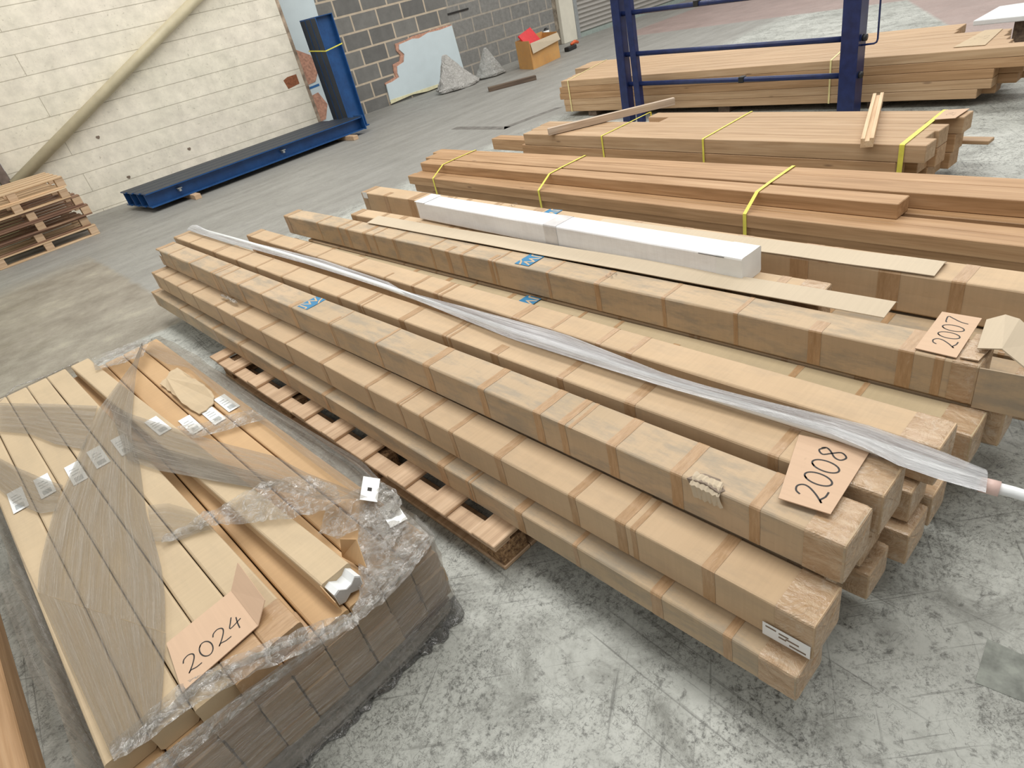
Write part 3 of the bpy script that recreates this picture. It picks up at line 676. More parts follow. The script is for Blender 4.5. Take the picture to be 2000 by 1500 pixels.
# cardboard angle strips
def angle_strip(label, Pf, Pn, wl, wd, ang1, ang2):
    m, L = frame(Pf, Pn); n = 24; vs = []; fs = []
    t = 0.0025
    for i in range(n + 1):
        x = L * i / n; w1 = math.sin(i * .9) * 0.0008
        prof = [(-wl * math.cos(ang1), -wl * math.sin(ang1)), (0, 0), (wd * math.cos(ang2), -wd * math.sin(ang2))]
        for (y, z) in prof: vs.append((x, y, z + w1))
        for (y, z) in reversed(prof): vs.append((x, y, z + w1 - t))
    for i in range(n):
        for k in range(6): fs.append((i * 6 + k, i * 6 + (k + 1) % 6, (i + 1) * 6 + (k + 1) % 6, (i + 1) * 6 + k))
    fs += [tuple(range(6)), tuple(n * 6 + k for k in reversed(range(6)))]
    o = mesh('cardboard_angle_strip', vs, fs, M['card_strip'], mw=m); return tag(o, label, 'packaging')
angle_strip('long folded cardboard corner strip between the burst box and the carton behind', (-3.822, -6.33, 0.4185), (-3.815, -8.758, 0.4095), 0.075, 0.020, 0.10, 0.5)
angle_strip('short folded cardboard corner strip on the edge of the tallest carton', (-3.560, -7.60, 0.4195), (-3.575, -8.79, 0.4165), 0.072, 0.022, 0.10, 0.35)

# plastic roll in its clear sleeve
LOW = [(-4.395, -5.318, 0.41), (-4.3617, -6.5419, 0.41), (-4.3633, -7.2832, 0.41), (-4.4102, -7.9413, 0.41), (-4.4055, -8.4716, 0.41), (-4.3902, -8.7175, 0.41), (-4.3862, -8.8724, 0.41), (-4.4202, -8.997, 0.41), (-4.4144, -9.078, 0.41), (-4.4123, -9.1105, 0.41)]
UP = [(-4.3527, -5.4127, 0.41), (-4.3185, -6.1291, 0.41), (-4.3032, -6.5818, 0.41), (-4.32, -7.1513, 0.41), (-4.3519, -7.3008, 0.41), (-4.3302, -7.6059, 0.41), (-4.3204, -8.0653, 0.41), (-4.3606, -8.4409, 0.41), (-4.3593, -8.5787, 0.41), (-4.343, -8.7823, 0.41), (-4.3306, -8.8881, 0.41), (-4.3425, -9.0166, 0.41), (-4.3576, -9.0957, 0.41)]
roll = empty('plastic_roll', (-4.36, -8.9, 0.40), 'long thin white roll in a clear plastic sleeve lying between the top cartons', 'roll')
def wl(o): return o
pts = [Vector(p) for p in LOW]; inv = Matrix.Translation((4.36, 8.9, -0.40))
path = [(-4.362, -5.10, 0.436), (-4.350, -5.9, 0.433), (-4.345, -6.6, 0.426), (-4.355, -7.2, 0.421), (-4.378, -7.9, 0.414), (-4.382, -8.5, 0.410), (-4.376, -8.85, 0.4095), (-4.379, -8.99, 0.408), (-4.381, -9.085, 0.404)]
MB().tube([inv @ Vector(p) for p in path], [0.010] * 6 + [0.012, 0.015, 0.014], 12).build('white_core', M['white_plastic'], roll, smooth=True)
MB().tube([inv @ Vector(p) for p in [(-4.380, -9.088, 0.402), (-4.372, -9.14, 0.401), (-4.368, -9.30, 0.398)]], [0.011, 0.010, 0.010], 12).build('narrow_end', M['white_plastic'], roll, smooth=True)
MB().tube([inv @ Vector(p) for p in [(-4.3795, -9.094, 0.402), (-4.376, -9.122, 0.4015)]], 0.0135, 14).build('printed_band', plain('pink_band', (0.72, 0.52, 0.46), 0.4, var=0.2), roll, smooth=True)
def strip_sheet(name, A, B, nu, nv, mat, parent=None, lift=0.004, fold=0.002, seed=1, arch=0.0):
    """sheet between two edge lines A and B (lists of points), streaks run along them"""
    def resample(L_, t):
        d = [0];
        for i in range(len(L_) - 1): d.append(d[-1] + (Vector(L_[i + 1]) - Vector(L_[i])).length)
        s = t * d[-1]
        for i in range(len(L_) - 1):
            if s <= d[i + 1] + 1e-9:
                return Vector(L_[i]).lerp(Vector(L_[i + 1]), (s - d[i]) / max(1e-9, d[i + 1] - d[i]))
        return Vector(L_[-1])
    vs = []; fs = []; uvs = []
    inv = parent.matrix_world.inverted() if parent is not None else Matrix.Identity(4)
    la = sum((Vector(A[i + 1]) - Vector(A[i])).length for i in range(len(A) - 1))
    for i in range(nu + 1):
        t = i / nu; a = resample(A, t); b_ = resample(B, t)
        for j in range(nv + 1):
            s = j / nv; p = a.lerp(b_, s)
            e = min(t, 1 - t, s, 1 - s)
            z = fold * (noise.noise(Vector((s * 9 + seed, t * 2.5, seed))) + 0.6) + arch * math.sin(PI * s)
            p = p + Vector((0, 0, lift + max(z, -lift * .6)))
            vs.append(inv @ p); uvs.append((s, t * la * 2))
    for i in range(nu):
        for j in range(nv): q = i * (nv + 1) + j; fs.append((q, q + 1, q + nv + 2, q + nv + 1))
    return mesh(name, vs, fs, mat, parent, smooth=True, uvs=uvs)
bpy.context.view_layer.update()
strip_sheet('clear_sleeve', [(-4.40, -5.06, 0.432)] + [(x - 0.004, y, 0.412 + 0.006 * max(0, (y + 7.6))) for x, y, z in LOW], [(-4.33, -5.05, 0.432)] + [(x + 0.004, y, 0.408 + 0.006 * max(0, (y + 7.6))) for x, y, z in UP], 60, 8, M['film_white'], roll, 0.004, 0.004, 4, 0.012)

# crumpled bit of tape on the left cartons
rr = random.Random(3)
b = MB(); path = [(-4.648, -6.10 - 0.03 * i, 0.318 + 0.006 * rr.random()) for i in range(8)]
b.tube(path, [0.003, 0.007, 0.004, 0.009, 0.006, 0.010, 0.008, 0.003], 7)
tag(b.build('loose_tape', M['film_rope'], smooth=True), 'crumpled scrap of clear tape on the ledge of the left cartons', 'packaging')

# ------------------------------------------------------------------ pallet under the cartons
pal = empty('wooden_pallet', (-4.84, -8.222, 0), 'long worn wooden pallet under the heap of taped cartons', 'pallet')
Lp, Wp = 1.985, 1.16
ys = [1.959, 1.762, 1.512, 1.289, 1.072, 0.84, 0.648, 0.408, 0.207, 0.001]
def pl(b, n, mat='pallet', bev=0.002): return b.build(n, M[mat], pal, bevel=bev, seg=1)
for i, y in enumerate(ys):
    wd = 0.098 if i not in (0, len(ys) - 1) else 0.092
    jit = R.uniform(-0.004, 0.004)
    pl(MB().box(0.0 + jit, Wp, y, y + wd, 0.088, 0.100), 'deck_board')
for x in (0.002, 0.53, 1.05): pl(MB().box(x, x + (0.056 if x < .1 else 0.098), 0.004, Lp - 0.004, 0.0755, 0.0875), 'stringer_board')
for x in (0.012, 0.53, 1.05):
    for y in (0.003, 0.62, 1.27, Lp - 0.103):
        pl(MB().box(x + 0.004, x + 0.094, y, y + 0.10, 0.0135, 0.075), 'spacer_block', 'chip')
    pl(MB().box(x, x + 0.098, 0.0, Lp, 0.0005, 0.013), 'bottom_board', 'pallet')
for y in (0.0, Lp - 0.095): pl(MB().box(0.112, 0.527, y, y + 0.09, 0.0005, 0.013), 'bottom_board', 'pallet')

# ------------------------------------------------------------------ sawn timber piles
def beam(label, group, Pf, Pn, w_, h_, mat='timber', name='sawn_timber', cat='timber', bev=0.0028):
    m, L = frame(Pf, Pn)
    b = MB().box(0, L, -w_ / 2, w_ / 2, 0, h_)
    o = b.build(name, M[mat], mw=m, bevel=bev, seg=1); return tag(o, label, cat, group)
def lerp(a, b_, t): return a + (b_ - a) * t
# pile N: next to the cartons
def NX(x_at_5, x_at_89, y): return lerp(x_at_5, x_at_89, (-5.1 - y) / 3.756)
def nbeam(label, group, xl, xr, yf, yn, w_, z0, h_, mat='timber'):
    f = lambda y: NX(xl, xr, y) + w_ / 2
    return beam(label, group, (f(yf), yf, z0), (f(yn), yn, z0), w_, h_, mat)
gN = 'planks hidden at the bottom of the brown timber pile'
for k in range(5):
    nbeam('lowest-row plank of the nearest timber pile, ' + ('at the front', 'second from front', 'third from front', 'third from back', 'second from back', 'at the back')[k], None, -2.785 + k * 0.083, -2.965 + k * 0.083, -5.12, -9.7, 0.080, 0.1005, 0.0575)
for i, y in enumerate((-5.9, -7.4, -9.0)):
    o = MB().box(NX(-2.80, -2.98, y), NX(-2.80, -2.98, y) + 0.52, y - 0.04, y + 0.04, 0, 0.0995).build('bearer_block', M['pallet'], bevel=0.003)
    tag(o, ('far', 'middle', 'near')[i] + ' wooden bearer on the floor under the nearest timber pile', 'timber')
nbeam('lower front timber of the nearest timber pile, beside the tallest carton', None, -2.800, -2.980, -5.08, -9.7, 0.073, 0.1595, 0.060)
nbeam('lower timber just behind the front timber of the nearest timber pile', None, -2.726, -2.906, -5.10, -9.7, 0.073, 0.1595, 0.060)
nbeam('lower timber in the dark slot of the nearest timber pile', None, -2.630, -2.800, -5.10, -8.95, 0.085, 0.1595, 0.060)
nbeam('rearmost lower timber of the nearest timber pile', None, -2.520, -2.690, -5.06, -9.6, 0.100, 0.1595, 0.060)
nbeam('short upper timber of the nearest timber pile, its sawn end in view', None, -2.685, -2.875, -5.12, -8.435, 0.098, 0.2205, 0.060)
nbeam('broad upper timber behind the short one in the nearest timber pile', None, -2.582, -2.752, -5.05, -9.7, 0.118, 0.2205, 0.062)
nbeam('rearmost upper timber of the nearest timber pile', None, -2.460, -2.626, -4.98, -9.6, 0.092, 0.2205, 0.060)
def strap(label, pts, w_, mat='yellow', group=None, along=Vector((0, 1, 0)), t=0.0012, name='strapping_band'):
    """a flat band through the points, width w_ along 'along'"""
    vs = []; fs = []
    P_ = [Vector(p) for p in pts]
    for p in P_: vs += [p - along * w_ / 2, p + along * w_ / 2]
    for i in range(len(P_) - 1): fs.append((2 * i, 2 * i + 1, 2 * i + 3, 2 * i + 2))
    o = mesh(name, vs, fs, M[mat]); s = o.modifiers.new('s', 'SOLIDIFY'); s.thickness = t; s.offset = 0
    return tag(o, label, 'strap', group)
for i, (y, w_) in enumerate(((-5.42, 0.014), (-6.525, 0.014), (-7.855, 0.016))):
    xf = NX(-2.80, -2.98, y) - 0.0025; xm = NX(-2.685, -2.875, y); xr = NX(-2.368, -2.534, y) + 0.003
    strap(('yellow strap nearest the far end of the front timber pile', 'middle yellow strap over the front timber pile', 'yellow strap of the front timber pile nearest its short sawn plank')[i],
          [(xf, y, 0.10), (xf, y, 0.2225), (xm - 0.001, y, 0.2835), (xm + 0.10, y, 0.2860), (xr - 0.002, y, 0.2860), (xr, y, 0.28), (xr + 0.006, y, 0.10)], w_)

# pile O: middle pile
def oX(y): return -2.04 + (-2.218 + 2.04) * ((-5.55 - y) / 2.77)
rr = random.Random(21)
zs = [(0.0505, 0.0800), (0.1310, 0.0880), (0.2195, 0.0800)]
oends = [[-8.20, -8.22, -8.27, -8.26, -8.30], [-8.20, -8.26, -8.30, -8.24, -8.31], [-8.318, -8.275, -8.30, -8.20, -8.335]]
nm = ('bottom', 'middle', 'top')
for r_, (z0, h_) in enumerate(zs):
    for k in range(5):
        yn = oends[r_][k]; yf = -5.56 + rr.uniform(-.03, .02)
        if r_ == 2 and k == 3: yf = -6.62
        if r_ == 2 and k == 4: yf = -6.45
        if r_ == 1 and k == 1: yf = -5.05
        dx = 0.108 * k + 0.054
        lab = '%s-row plank %s of the middle timber pile' % (nm[r_], ('at the front', 'second from front', 'in the centre', 'fourth from front', 'at the back')[k])
        beam(lab, None, (oX(yf) + dx, yf, z0), (oX(yn) + dx, yn, z0), 0.1045, h_ - 0.001, 'timber' if r_ < 2 else 'timber_pale')
beam('thin board end sticking out of the back of the middle timber pile', None, (oX(-7.2) + 0.60, -7.2, 0.131), (oX(-8.42) + 0.60, -8.42, 0.131), 0.07, 0.018, 'timber_pale')
for i, y in enumerate((-5.9, -7.0, -8.1)):
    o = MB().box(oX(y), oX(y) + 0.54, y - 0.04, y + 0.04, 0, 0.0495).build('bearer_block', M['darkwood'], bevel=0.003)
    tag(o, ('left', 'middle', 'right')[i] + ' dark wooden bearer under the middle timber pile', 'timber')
for i, (y, lab) in enumerate(((-6.385, 'yellow strap beside the weathered batten on the middle timber pile'), (-7.165, 'yellow strap at the centre of the middle timber pile'), (-8.216, 'yellow strap near the stepped end of the middle timber pile'))):
    x0 = oX(y) - 0.003; x1 = oX(y) + 0.545
    strap(lab, [(x0, y, 0.05), (x0, y, 0.299), (x0 + 0.004, y, 0.3015), (x1 - 0.13, y, 0.3020), (x1, y, 0.3015), (x1 + 0.002, y, 0.05)], (0.012, 0.012, 0.022)[i])
# battens on the middle pile
def batten(name, label, a, b_, w_, h_, mat, groove=False):
    m, L = frame(a, b_)
    mb = MB()
    if groove: mb.prism([(0, -w_ / 2, 0), (0, w_ / 2, 0), (0, w_ / 2, h_), (0, w_ * .18, h_), (0, w_ * .18, h_ * .72), (0, -w_ * .18, h_ * .72), (0, -w_ * .18, h_), (0, -w_ / 2, h_)], (L, 0, 0))
    else: mb.box(0, L, -w_ / 2, w_ / 2, 0, h_)
    o = mb.build(name, M[mat], mw=m, bevel=0.001, seg=1); return tag(o, label, 'timber')
batten('wooden_batten', 'weathered grey-brown batten lying askew over the middle timber pile', (-1.385, -6.47, 0.3045), (-2.09, -5.90, 0.3035), 0.034, 0.046, 'oldwood')
batten('grooved_batten', 'pale grooved batten laid crosswise on the middle timber pile', (-1.47, -7.83, 0.3035), (-2.27, -8.087, 0.3035), 0.052, 0.042, 'pine', True)
number_card('small faint handwritten card tucked under a strap at the stepped pile end', [(-1.85, -8.225), (-1.83, -8.305), (-1.675, -8.318), (-1.690, -8.222)], '24', 0.0012, 0.3045, 0.0, 0.035)

# pile P: far pile
rr = random.Random(31)
pn = [[-8.05, -8.12, -8.1, -8.02, -7.9, -7.95, -7.8, -7.7], [-8.12, -8.22, -8.25, -8.15, -8.1, -8.0, -7.9, -7.72], [-8.12, -8.24, -8.2, -8.1, -8.0, -7.9, -7.8, -7.7],
      [-9.6, -8.14, -8.2, -8.1, -8.0, -7.9, -7.75, -7.7], [-9.6, -8.14, -8.10, -8.06, -8.05, -7.72, -7.70, -7.70]]
rows = ('lowest', 'second', 'third', 'fourth', 'top')
cols_ = ('front', 'second', 'third', 'fourth', 'fifth', 'sixth', 'seventh', 'back')
pz = [0.0505, 0.1075, 0.1645, 0.2215, 0.2785]
for r_ in range(5):
    for k in range(8):
        if 0 < k < 7 and r_ in (0,): pass
        yf = -4.53 + rr.uniform(-.04, .02) + (0.30 if k >= 5 else 0)
        yn = pn[r_][k]; x0 = -0.475 - (0.012 if r_ == 4 else 0) * 0 + 0.112 * k
        sh = -0.012 * (y := 0)
        f = lambda yy: x0 + 0.056 + (-0.02) * ((-4.53 - yy) / 3.6)
        beam('%s-row board, %s column of the far timber pile' % (rows[r_], cols_[k]), None, (f(yf), yf, pz[r_]), (f(yn), yn, pz[r_]), 0.1085, 0.0555, 'timber_pale' if (r_ == 4 or rr.random() < .3) else 'timber')
for i, y in enumerate((-4.9, -6.3, -7.45)):
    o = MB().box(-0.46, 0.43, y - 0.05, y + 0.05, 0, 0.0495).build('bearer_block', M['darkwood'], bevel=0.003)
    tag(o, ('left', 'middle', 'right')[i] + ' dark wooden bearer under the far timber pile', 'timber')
strap('pale yellow strap round the left end of the far timber pile', [(-0.480, -4.66, 0.05), (-0.480, -4.66, 0.336), (0.10, -4.50, 0.337), (0.427, -4.42, 0.337), (0.429, -4.42, 0.05)], 0.012, 'yellow_pale')
strap('pale yellow strap round the far timber pile near the blue frame', [(-0.492, -7.15, 0.05), (-0.492, -7.15, 0.336), (0.0, -7.06, 0.337), (0.41, -7.0, 0.337), (0.412, -7.0, 0.05)], 0.012, 'yellow_pale')
number_card('faint handwritten card lying on the far timber pile', [(-0.40, -7.86), (-0.405, -8.03), (0.06, -8.0), (0.06, -7.90)], '26', 0.0013, 0.3365, 0.0, 0.07, mat='card_pale')

# ------------------------------------------------------------------ blue frame standing between the piles
fr = empty('blue_steel_frame', (-0.7, -6.45, 0), 'dark blue steel ladder frame standing between two timber piles', 'frame')
def fb(b, n, mat='navy', sm=False): b.v = [(v[0] + 0.7, v[1] + 6.45, v[2]) for v in b.v]; return b.build(n, M[mat], fr, bevel=0 if sm else 0.004, smooth=sm)
fb(MB().box(-0.74, -0.66, -5.565, -5.485, 0, 1.75), 'main_post')
fb(MB().box(-0.75, -0.63, -7.425, -7.315, 0, 1.75), 'main_post')
b = MB().prism([(-0.725, -5.685, 0), (-0.675, -5.685, 0), (-0.675, -5.625, 0), (-0.725, -5.625, 0)], (0, 0, 1.0))
b.v = [(v[0], v[1] + 0.03 * v[2], v[2] * 1.75) for v in b.v]
fb(b, 'raking_post')
for i, (z0, z1, ext) in enumerate(((0.845, 0.80, 0.06), (0.545, 0.495, 0.07), (0.315, 0.275, 0.06), (1.2, 1.17, 0.06))):
    fb(MB().tube([(-0.70, -5.54, z0), (-0.70, -7.36 - ext, z1)], 0.0185, 12), 'rung', sm=True)
    fb(MB().tube([(-0.70, -7.36 - ext - 0.001, z1), (-0.70, -7.385 - ext, z1)], 0.021, 12), 'end_cap', 'black', True)
fb(MB().tube([(-0.70, -7.42, 0.452), (-0.70, -7.50, 0.455), (-0.70, -7.515, 0.462), (-0.70, -7.52, 0.48), (-0.70, -7.51, 1.1), (-0.70, -7.50, 1.7)], 0.006, 8), 'thin_rod', sm=True)
for (y, z) in ((-6.25, 0.835), (-6.6, 0.295), (-6.85, 0.823)):
    fb(MB().box(-0.725, -0.675, y - 0.02, y + 0.02, z - 0.021, z + 0.021), 'black_tape', 'black')

# ------------------------------------------------------------------ blue girders
def ibeam_mesh(L, d, fw, t=0.011):
    # local: X length, Z depth (web vertical), Y flange width
    b = MB(); b.box(0, L, -fw / 2, fw / 2, 0, t); b.box(0, L, -fw / 2, fw / 2, d - t, d); b.box(0, L, -0.004, 0.004, t, d - t); return b
def dust_slab(L, d, fw): return MB().box(0.002, L - 0.002, -fw / 2 + .001, fw / 2 - .001, d + 0.0002, d + 0.0012)
lie = [(-1.47, 2.80, -3.78), (-1.275, 2.79, -3.80), (-1.08, 2.74, -3.82), (-0.885, 2.70, -3.84)]
names = ('front', 'second', 'third', 'rear')
for i, (y, L, x0) in enumerate(lie):
    root = empty('steel_girder', (x0, y - 0.03, 0.052), '%s blue girder of the row lying along the cream wall' % names[i], 'girder', None)
    root.rotation_euler = (0, 0, math.radians(1.5))
    ibeam_mesh(L, 0.150, 0.185).build('girder_body', M['blue'], root)
    dust_slab(L, 0.150, 0.185).build('dusty_top_flange', M['dusty'], root)
    if i == 0:
        for x in (0.33, 1.62):
            MB().box(x, x + 0.05, -0.075, -0.006, 0.088, 0.096).box(x + 0.012, x + 0.035, -0.07, -0.006, 0.06, 0.088).build('bolt_bracket', M['sleeve_grey'], root)
        MB().box(L, L + 0.012, -0.11, 0.10, -0.004, 0.17).build('end_plate', M['blue'], root)
for i, x in enumerate((-3.33, -1.26)):
    o = MB().box(x - 0.035, x + 0.035, -1.72, -0.76, 0, 0.051).build('timber_block', M['pallet'], bevel=0.003)
    tag(o, ('wooden block under the left end of the blue girders', 'wooden block under the right end of the blue girders')[i], 'timber')
for i, y in enumerate((-0.965, -0.825, -0.685)):
    m = Matrix(((0, 0, 1, -0.90), (0, 1, 0, y), (-1, 0, 0, 1.36), (0, 0, 0, 1)))
    root = empty('upright_girder', mat=m, label=('upright blue girder at the front of the strapped trio in the corner', 'middle upright blue girder of the strapped trio in the corner', 'rear upright blue girder of the strapped trio in the corner')[i], cat='girder')
    ibeam_mesh(1.345, 0.255, 0.130).build('girder_body', M['blue'], root)
    MB().box(0.004, 1.33, -0.06, 0.06, -0.0014, -0.0002).build('dark_flange', M['dusty'], root)  # dark slab over the outer face of each upright's flange
    MB().box(-0.010, 0.0, -0.068, 0.068, 0.0, 0.255).build('top_plate', M['blue'], root)
    MB().box(1.345, 1.357, -0.068, 0.068, -0.02, 0.285).build('base_plate', M['blue'], root)
strap('yellow strap round the three upright blue girders', [(-0.906, -0.60, 1.02), (-0.906, -1.038, 0.985), (-0.64, -1.038, 1.02), (-0.638, -0.60, 1.03)], 0.014, 'yellow', along=Vector((0, 0, 1)))

# diagonal pipe on the cream wall
b = MB(); a0 = cream(-0.655, 0.072, 0.545); a1 = cream(2.10, 0.072, 1.88); a1 = a0 + (a1 - a0) * 1.5
b.tube([a0, a1], 0.056, 24); tag(b.build('diagonal_pipe', plain('cream_pipe_paint', (0.60, 0.53, 0.36), 0.45, var=0.08, scale=8), smooth=True), 'thick cream-painted pipe running diagonally across the cream wall', 'pipe')
b = MB().box(-4.72, -4.64, -0.335, -0.30, 0.40, 0.50).build('pipe_bracket', plain('red_oxide', (0.22, 0.05, 0.04), 0.7)); tag(b, 'small red-oxide steel plate at the foot of the diagonal pipe', 'bracket')
# brown brick patch
b = MB().prism([cream(2.665, 0.003, 0.775), cream(2.73, 0.003, 0.80), cream(2.86, 0.003, 0.805), cream(2.86, 0.003, 0.69), cream(2.69, 0.003, 0.665)], Vector((sa, ca, 0)) * 0.003)
tag(b.build('trim_4', plain('brown_brick', (0.28, 0.10, 0.045), 0.85, var=0.3, scale=40)), kind='structure')
for (u, z) in ((0.42, 0.26), (0.33, 0.75), (1.2, 0.35)):
    b = MB().prism([cream(u + 0.022 * math.cos(a), 0.0015, z + 0.018 * math.sin(a) * (1 + .3 * math.sin(3 * a))) for a in [2 * PI * i / 9 for i in range(9)]], Vector((sa, ca, 0)) * 0.002)
    tag(b.build('trim_5', M['ink_soft']), kind='structure')

# pale blue insulation boards on the grey wall
def wall_board(name, pts, t, mat, y0=0): return MB().prism([(x, y0 - t, z) for x, z in pts], (0, t, 0)).build(name, M[mat])
o = wall_board('insulation_board', [(-0.80, 0.0), (-0.80, 3.1), (-0.19, 3.1), (-0.30, 1.05), (-0.30, 0.0)], 0.02, 'foamboard'); tag(o, 'tall pale blue insulation board standing behind the upright blue girders', 'board')
o = wall_board('foam_patch', [(-0.90, 0.86), (-0.79, 1.06), (-0.60, 0.95), (-0.56, 0.75), (-0.66, 0.62), (-0.86, 0.6)], 0.008, 'foam', -0.0205); tag(o, 'rough pink foam patch on the tall blue board, upper one', 'foam')
o = wall_board('foam_patch', [(-0.90, 0.45), (-0.68, 0.48), (-0.60, 0.30), (-0.70, 0.12), (-0.86, 0.10)], 0.008, 'foam', -0.0205); tag(o, 'rough pink foam patch on the tall blue board, lower one', 'foam')
o = wall_board('marker_stripe', [(-0.80, 0.545), (-0.62, 0.555), (-0.62, 0.585), (-0.80, 0.575)], 0.002, 'bluemark', -0.0207); tag(o, 'short blue painted stripe on the tall pale board', 'mark')
bd = [(0.455, 0.045), (1.0, 0.06), (1.25, 0.03), (1.5, 0.05), (2.05, 0.03), (2.03, 0.3), (2.00, 0.815), (1.75, 0.80), (1.5, 0.81), (1.3, 0.77), (1.18, 0.79), (0.90, 0.765), (0.88, 0.70), (0.95, 0.62), (0.90, 0.52), (0.76, 0.49), (0.73, 0.40), (0.74, 0.34), (0.60, 0.31), (0.47, 0.30)]
ib = empty('insulation_board', (1.2, 0, 0), 'wide ragged pale blue insulation board low on the grey wall', 'board')
def sub_(pts, y1, y0, mat, n): b = MB().prism([(x - 1.2, -y1, z) for x, z in pts], (0, y1 - y0, 0)); return b.build(n, M[mat], ib)
sub_(bd, 0.030, 0.008, 'foamboard', 'board_face')
sub_([(0.47, 0.27), (0.46, 0.32), (0.60, 0.345), (0.69, 0.36), (0.68, 0.44), (0.70, 0.53), (0.84, 0.55), (0.88, 0.62), (0.83, 0.70), (0.84, 0.79), (1.05, 0.80), (1.2, 0.825), (1.45, 0.825), (1.75, 0.835), (2.0, 0.83), (2.0, 0.6), (1.2, 0.27)], 0.016, 0.0005, 'foam', 'foam_edge')
sub_([(0.45, 0.02), (0.9, 0.045), (1.2, 0.015), (1.7, 0.03), (2.0, 0.01), (2.0, 0.06), (0.46, 0.075)], 0.034, 0.028, 'cream_edge', 'broken_edge')
b = MB().box(1.99, 2.44, -0.012, -0.0005, 0.965, 0.99).build('trim_6', M['ink']); tag(b, kind='structure')

# ------------------------------------------------------------------ things at the back wall
def P2(x, y, z): return (x, y, z)
A0 = Vector((2.42, -0.98, 0)); B0 = Vector((2.27, -1.44, 0)); C0 = Vector((3.13, -1.22, 0)); D0 = C0 + (A0 - B0)
bx = empty('open_carton', tuple(B0), 'open orange-brown carton with red things in it, by the grey wall', 'box')
def panel(a, b_, h0, h1, n, mat, t=0.006, par=None, out=0):
    a = a - B0; b_ = b_ - B0; d = (b_ - a).normalized(); nr = Vector((d.y, -d.x, 0))
    q = MB().prism([a + nr * out + Vector((0, 0, h0)), b_ + nr * out + Vector((0, 0, h0)), b_ + nr * out + Vector((0, 0, h1)), a + nr * out + Vector((0, 0, h1))], nr * t); return q.build(n, M[mat], par or bx)
panel(A0, B0, 0, 0.40, 'end_panel', 'card_orange'); panel(B0, C0, 0, 0.36, 'front_panel', 'card_orange'); panel(C0, D0, 0, 0.38, 'end_panel', 'card_orange'); panel(D0, A0, 0, 0.40, 'back_panel', 'card_orange')
cen = (A0 + B0 + C0 + D0) / 4
MB().prism([A0 - B0, (0, 0, 0), C0 - B0, D0 - B0], (0, 0, 0.01)).build('base_panel', M['card_orange'], bx)
a = B0 - B0; c_ = C0 - B0; d = c_.normalized(); nr = Vector((d.y, -d.x, 0))
b = MB().prism([a + nr * 0.012 + Vector((0, 0, 0.365)), c_ + nr * 0.012 + Vector((0, 0, 0.365)), c_ + nr * 0.05 + Vector((0, 0, 0.26)), a + nr * 0.035 + Vector((0, 0, 0.22))], nr * 0.006).build('folded_flap', M['card_strip'], bx)
red = MB().obox(cen + Vector((-0.12, 0.0, 0.36)), Vector((0.9, 0.2, 0.15)).normalized(), Vector((-0.2, 0.5, 0.75)).normalized(), Vector((0.3, -0.9, 0.5)).normalized(), 0.19, 0.17, 0.012)
o = red.build('red_tray', M['red'], bevel=0.004); tag(o, 'bright red tray tilted up inside the open carton', 'tray')
o = MB().prism([cen + Vector(v) for v in ((-0.36, -0.05, 0.30), (-0.15, -0.12, 0.30), (-0.10, 0.1, 0.32), (-0.3, 0.12, 0.33))], (0, 0, 0.02)).build('red_folder', M['red']); tag(o, 'flat red piece lying in the left of the open carton', 'tray')
o = MB().tube([cen + Vector((0.05, 0.02, 0.012)), cen + Vector((0.05, 0.02, 0.20))], 0.12, 16).build('carton_filling', M['darkwood'], smooth=False); tag(o, 'dark bundle filling the open carton', 'bundle')
# bottle on top of rubble behind the carton
bo = empty('small_bottle', (3.60, -0.55, 0), 'small black and white bottle standing behind the open carton', 'bottle')
MB().tube([(0, 0, 0), (0, 0, 0.30), (0, 0, 0.38), (0, 0, 0.41)], [0.05, 0.05, 0.045, 0.02], 14).build('bottle_body', M['black'], bo, smooth=True)
MB().tube([(0, 0, 0.26), (0, 0, 0.37)], 0.0515, 14).build('bottle_label', M['label'], bo, smooth=True)
# orange-handled tool
t = empty('hand_tool', (3.80, -0.92, 0), 'black tool with an orange handle on the floor by the cream pier', 'tool')
MB().obox((-0.08, -0.02, 0.035), Vector((0.95, 0.2, 0)).normalized(), Vector((-0.2, 0.95, 0)).normalized(), Vector((0, 0, 1)), 0.14, 0.05, 0.034).build('tool_body', M['black'], t, bevel=0.015)
MB().tube([(-0.03, 0, 0.085), (0.10, 0.03, 0.10), (0.20, 0.05, 0.075)], [0.02, 0.03, 0.025], 10).build('orange_handle', M['orange'], t, smooth=True)
# crumpled bags
def bag(label, cx, cy, rx, ry, h, peak, seed, mat):
    bm = bmesh.new(); bmesh.ops.create_icosphere(bm, subdivisions=5, radius=1)
    for v in bm.verts:
        p = v.co.copy(); z = (p.z + 1) / 2; k = z
        # a slumped cone: broad foot, gathered towards the peak, with radial folds
        an = math.atan2(p.y, p.x); fold_ = 0.07 * math.sin(an * 7 + seed) * (1 - k) + 0.10 * noise.noise(p * 2.2 + Vector((seed, 0, 0))) + 0.05 * abs(noise.noise(p * 6 + Vector((0, seed, 0))))
        rad = math.hypot(p.x, p.y); prof_ = (1.0 - k ** 0.8) + 0.10 if k > .12 else 0.85 + k * 1.5
        nx = math.cos(an) * min(1.0, prof_) * (1 + fold_) * min(1, rad * 3); ny = math.sin(an) * min(1.0, prof_) * (1 + fold_) * min(1, rad * 3)
        v.co = Vector((nx * rx + peak[0] * k, ny * ry + peak[1] * k, max(0.003, h * (k + 0.06 * noise.noise(p * 3 + Vector((0, 0, seed))) * (1 - k)))))
    me = bpy.data.meshes.new('plastic_bag'); bm.to_mesh(me); bm.free(); me.materials.append(M[mat])
    for p in me.polygons: p.use_smooth = True
    o = bpy.data.objects.new('plastic_bag', me); C.objects.link(o); o.location = (cx, cy, 0); return tag(o, label, 'bag')
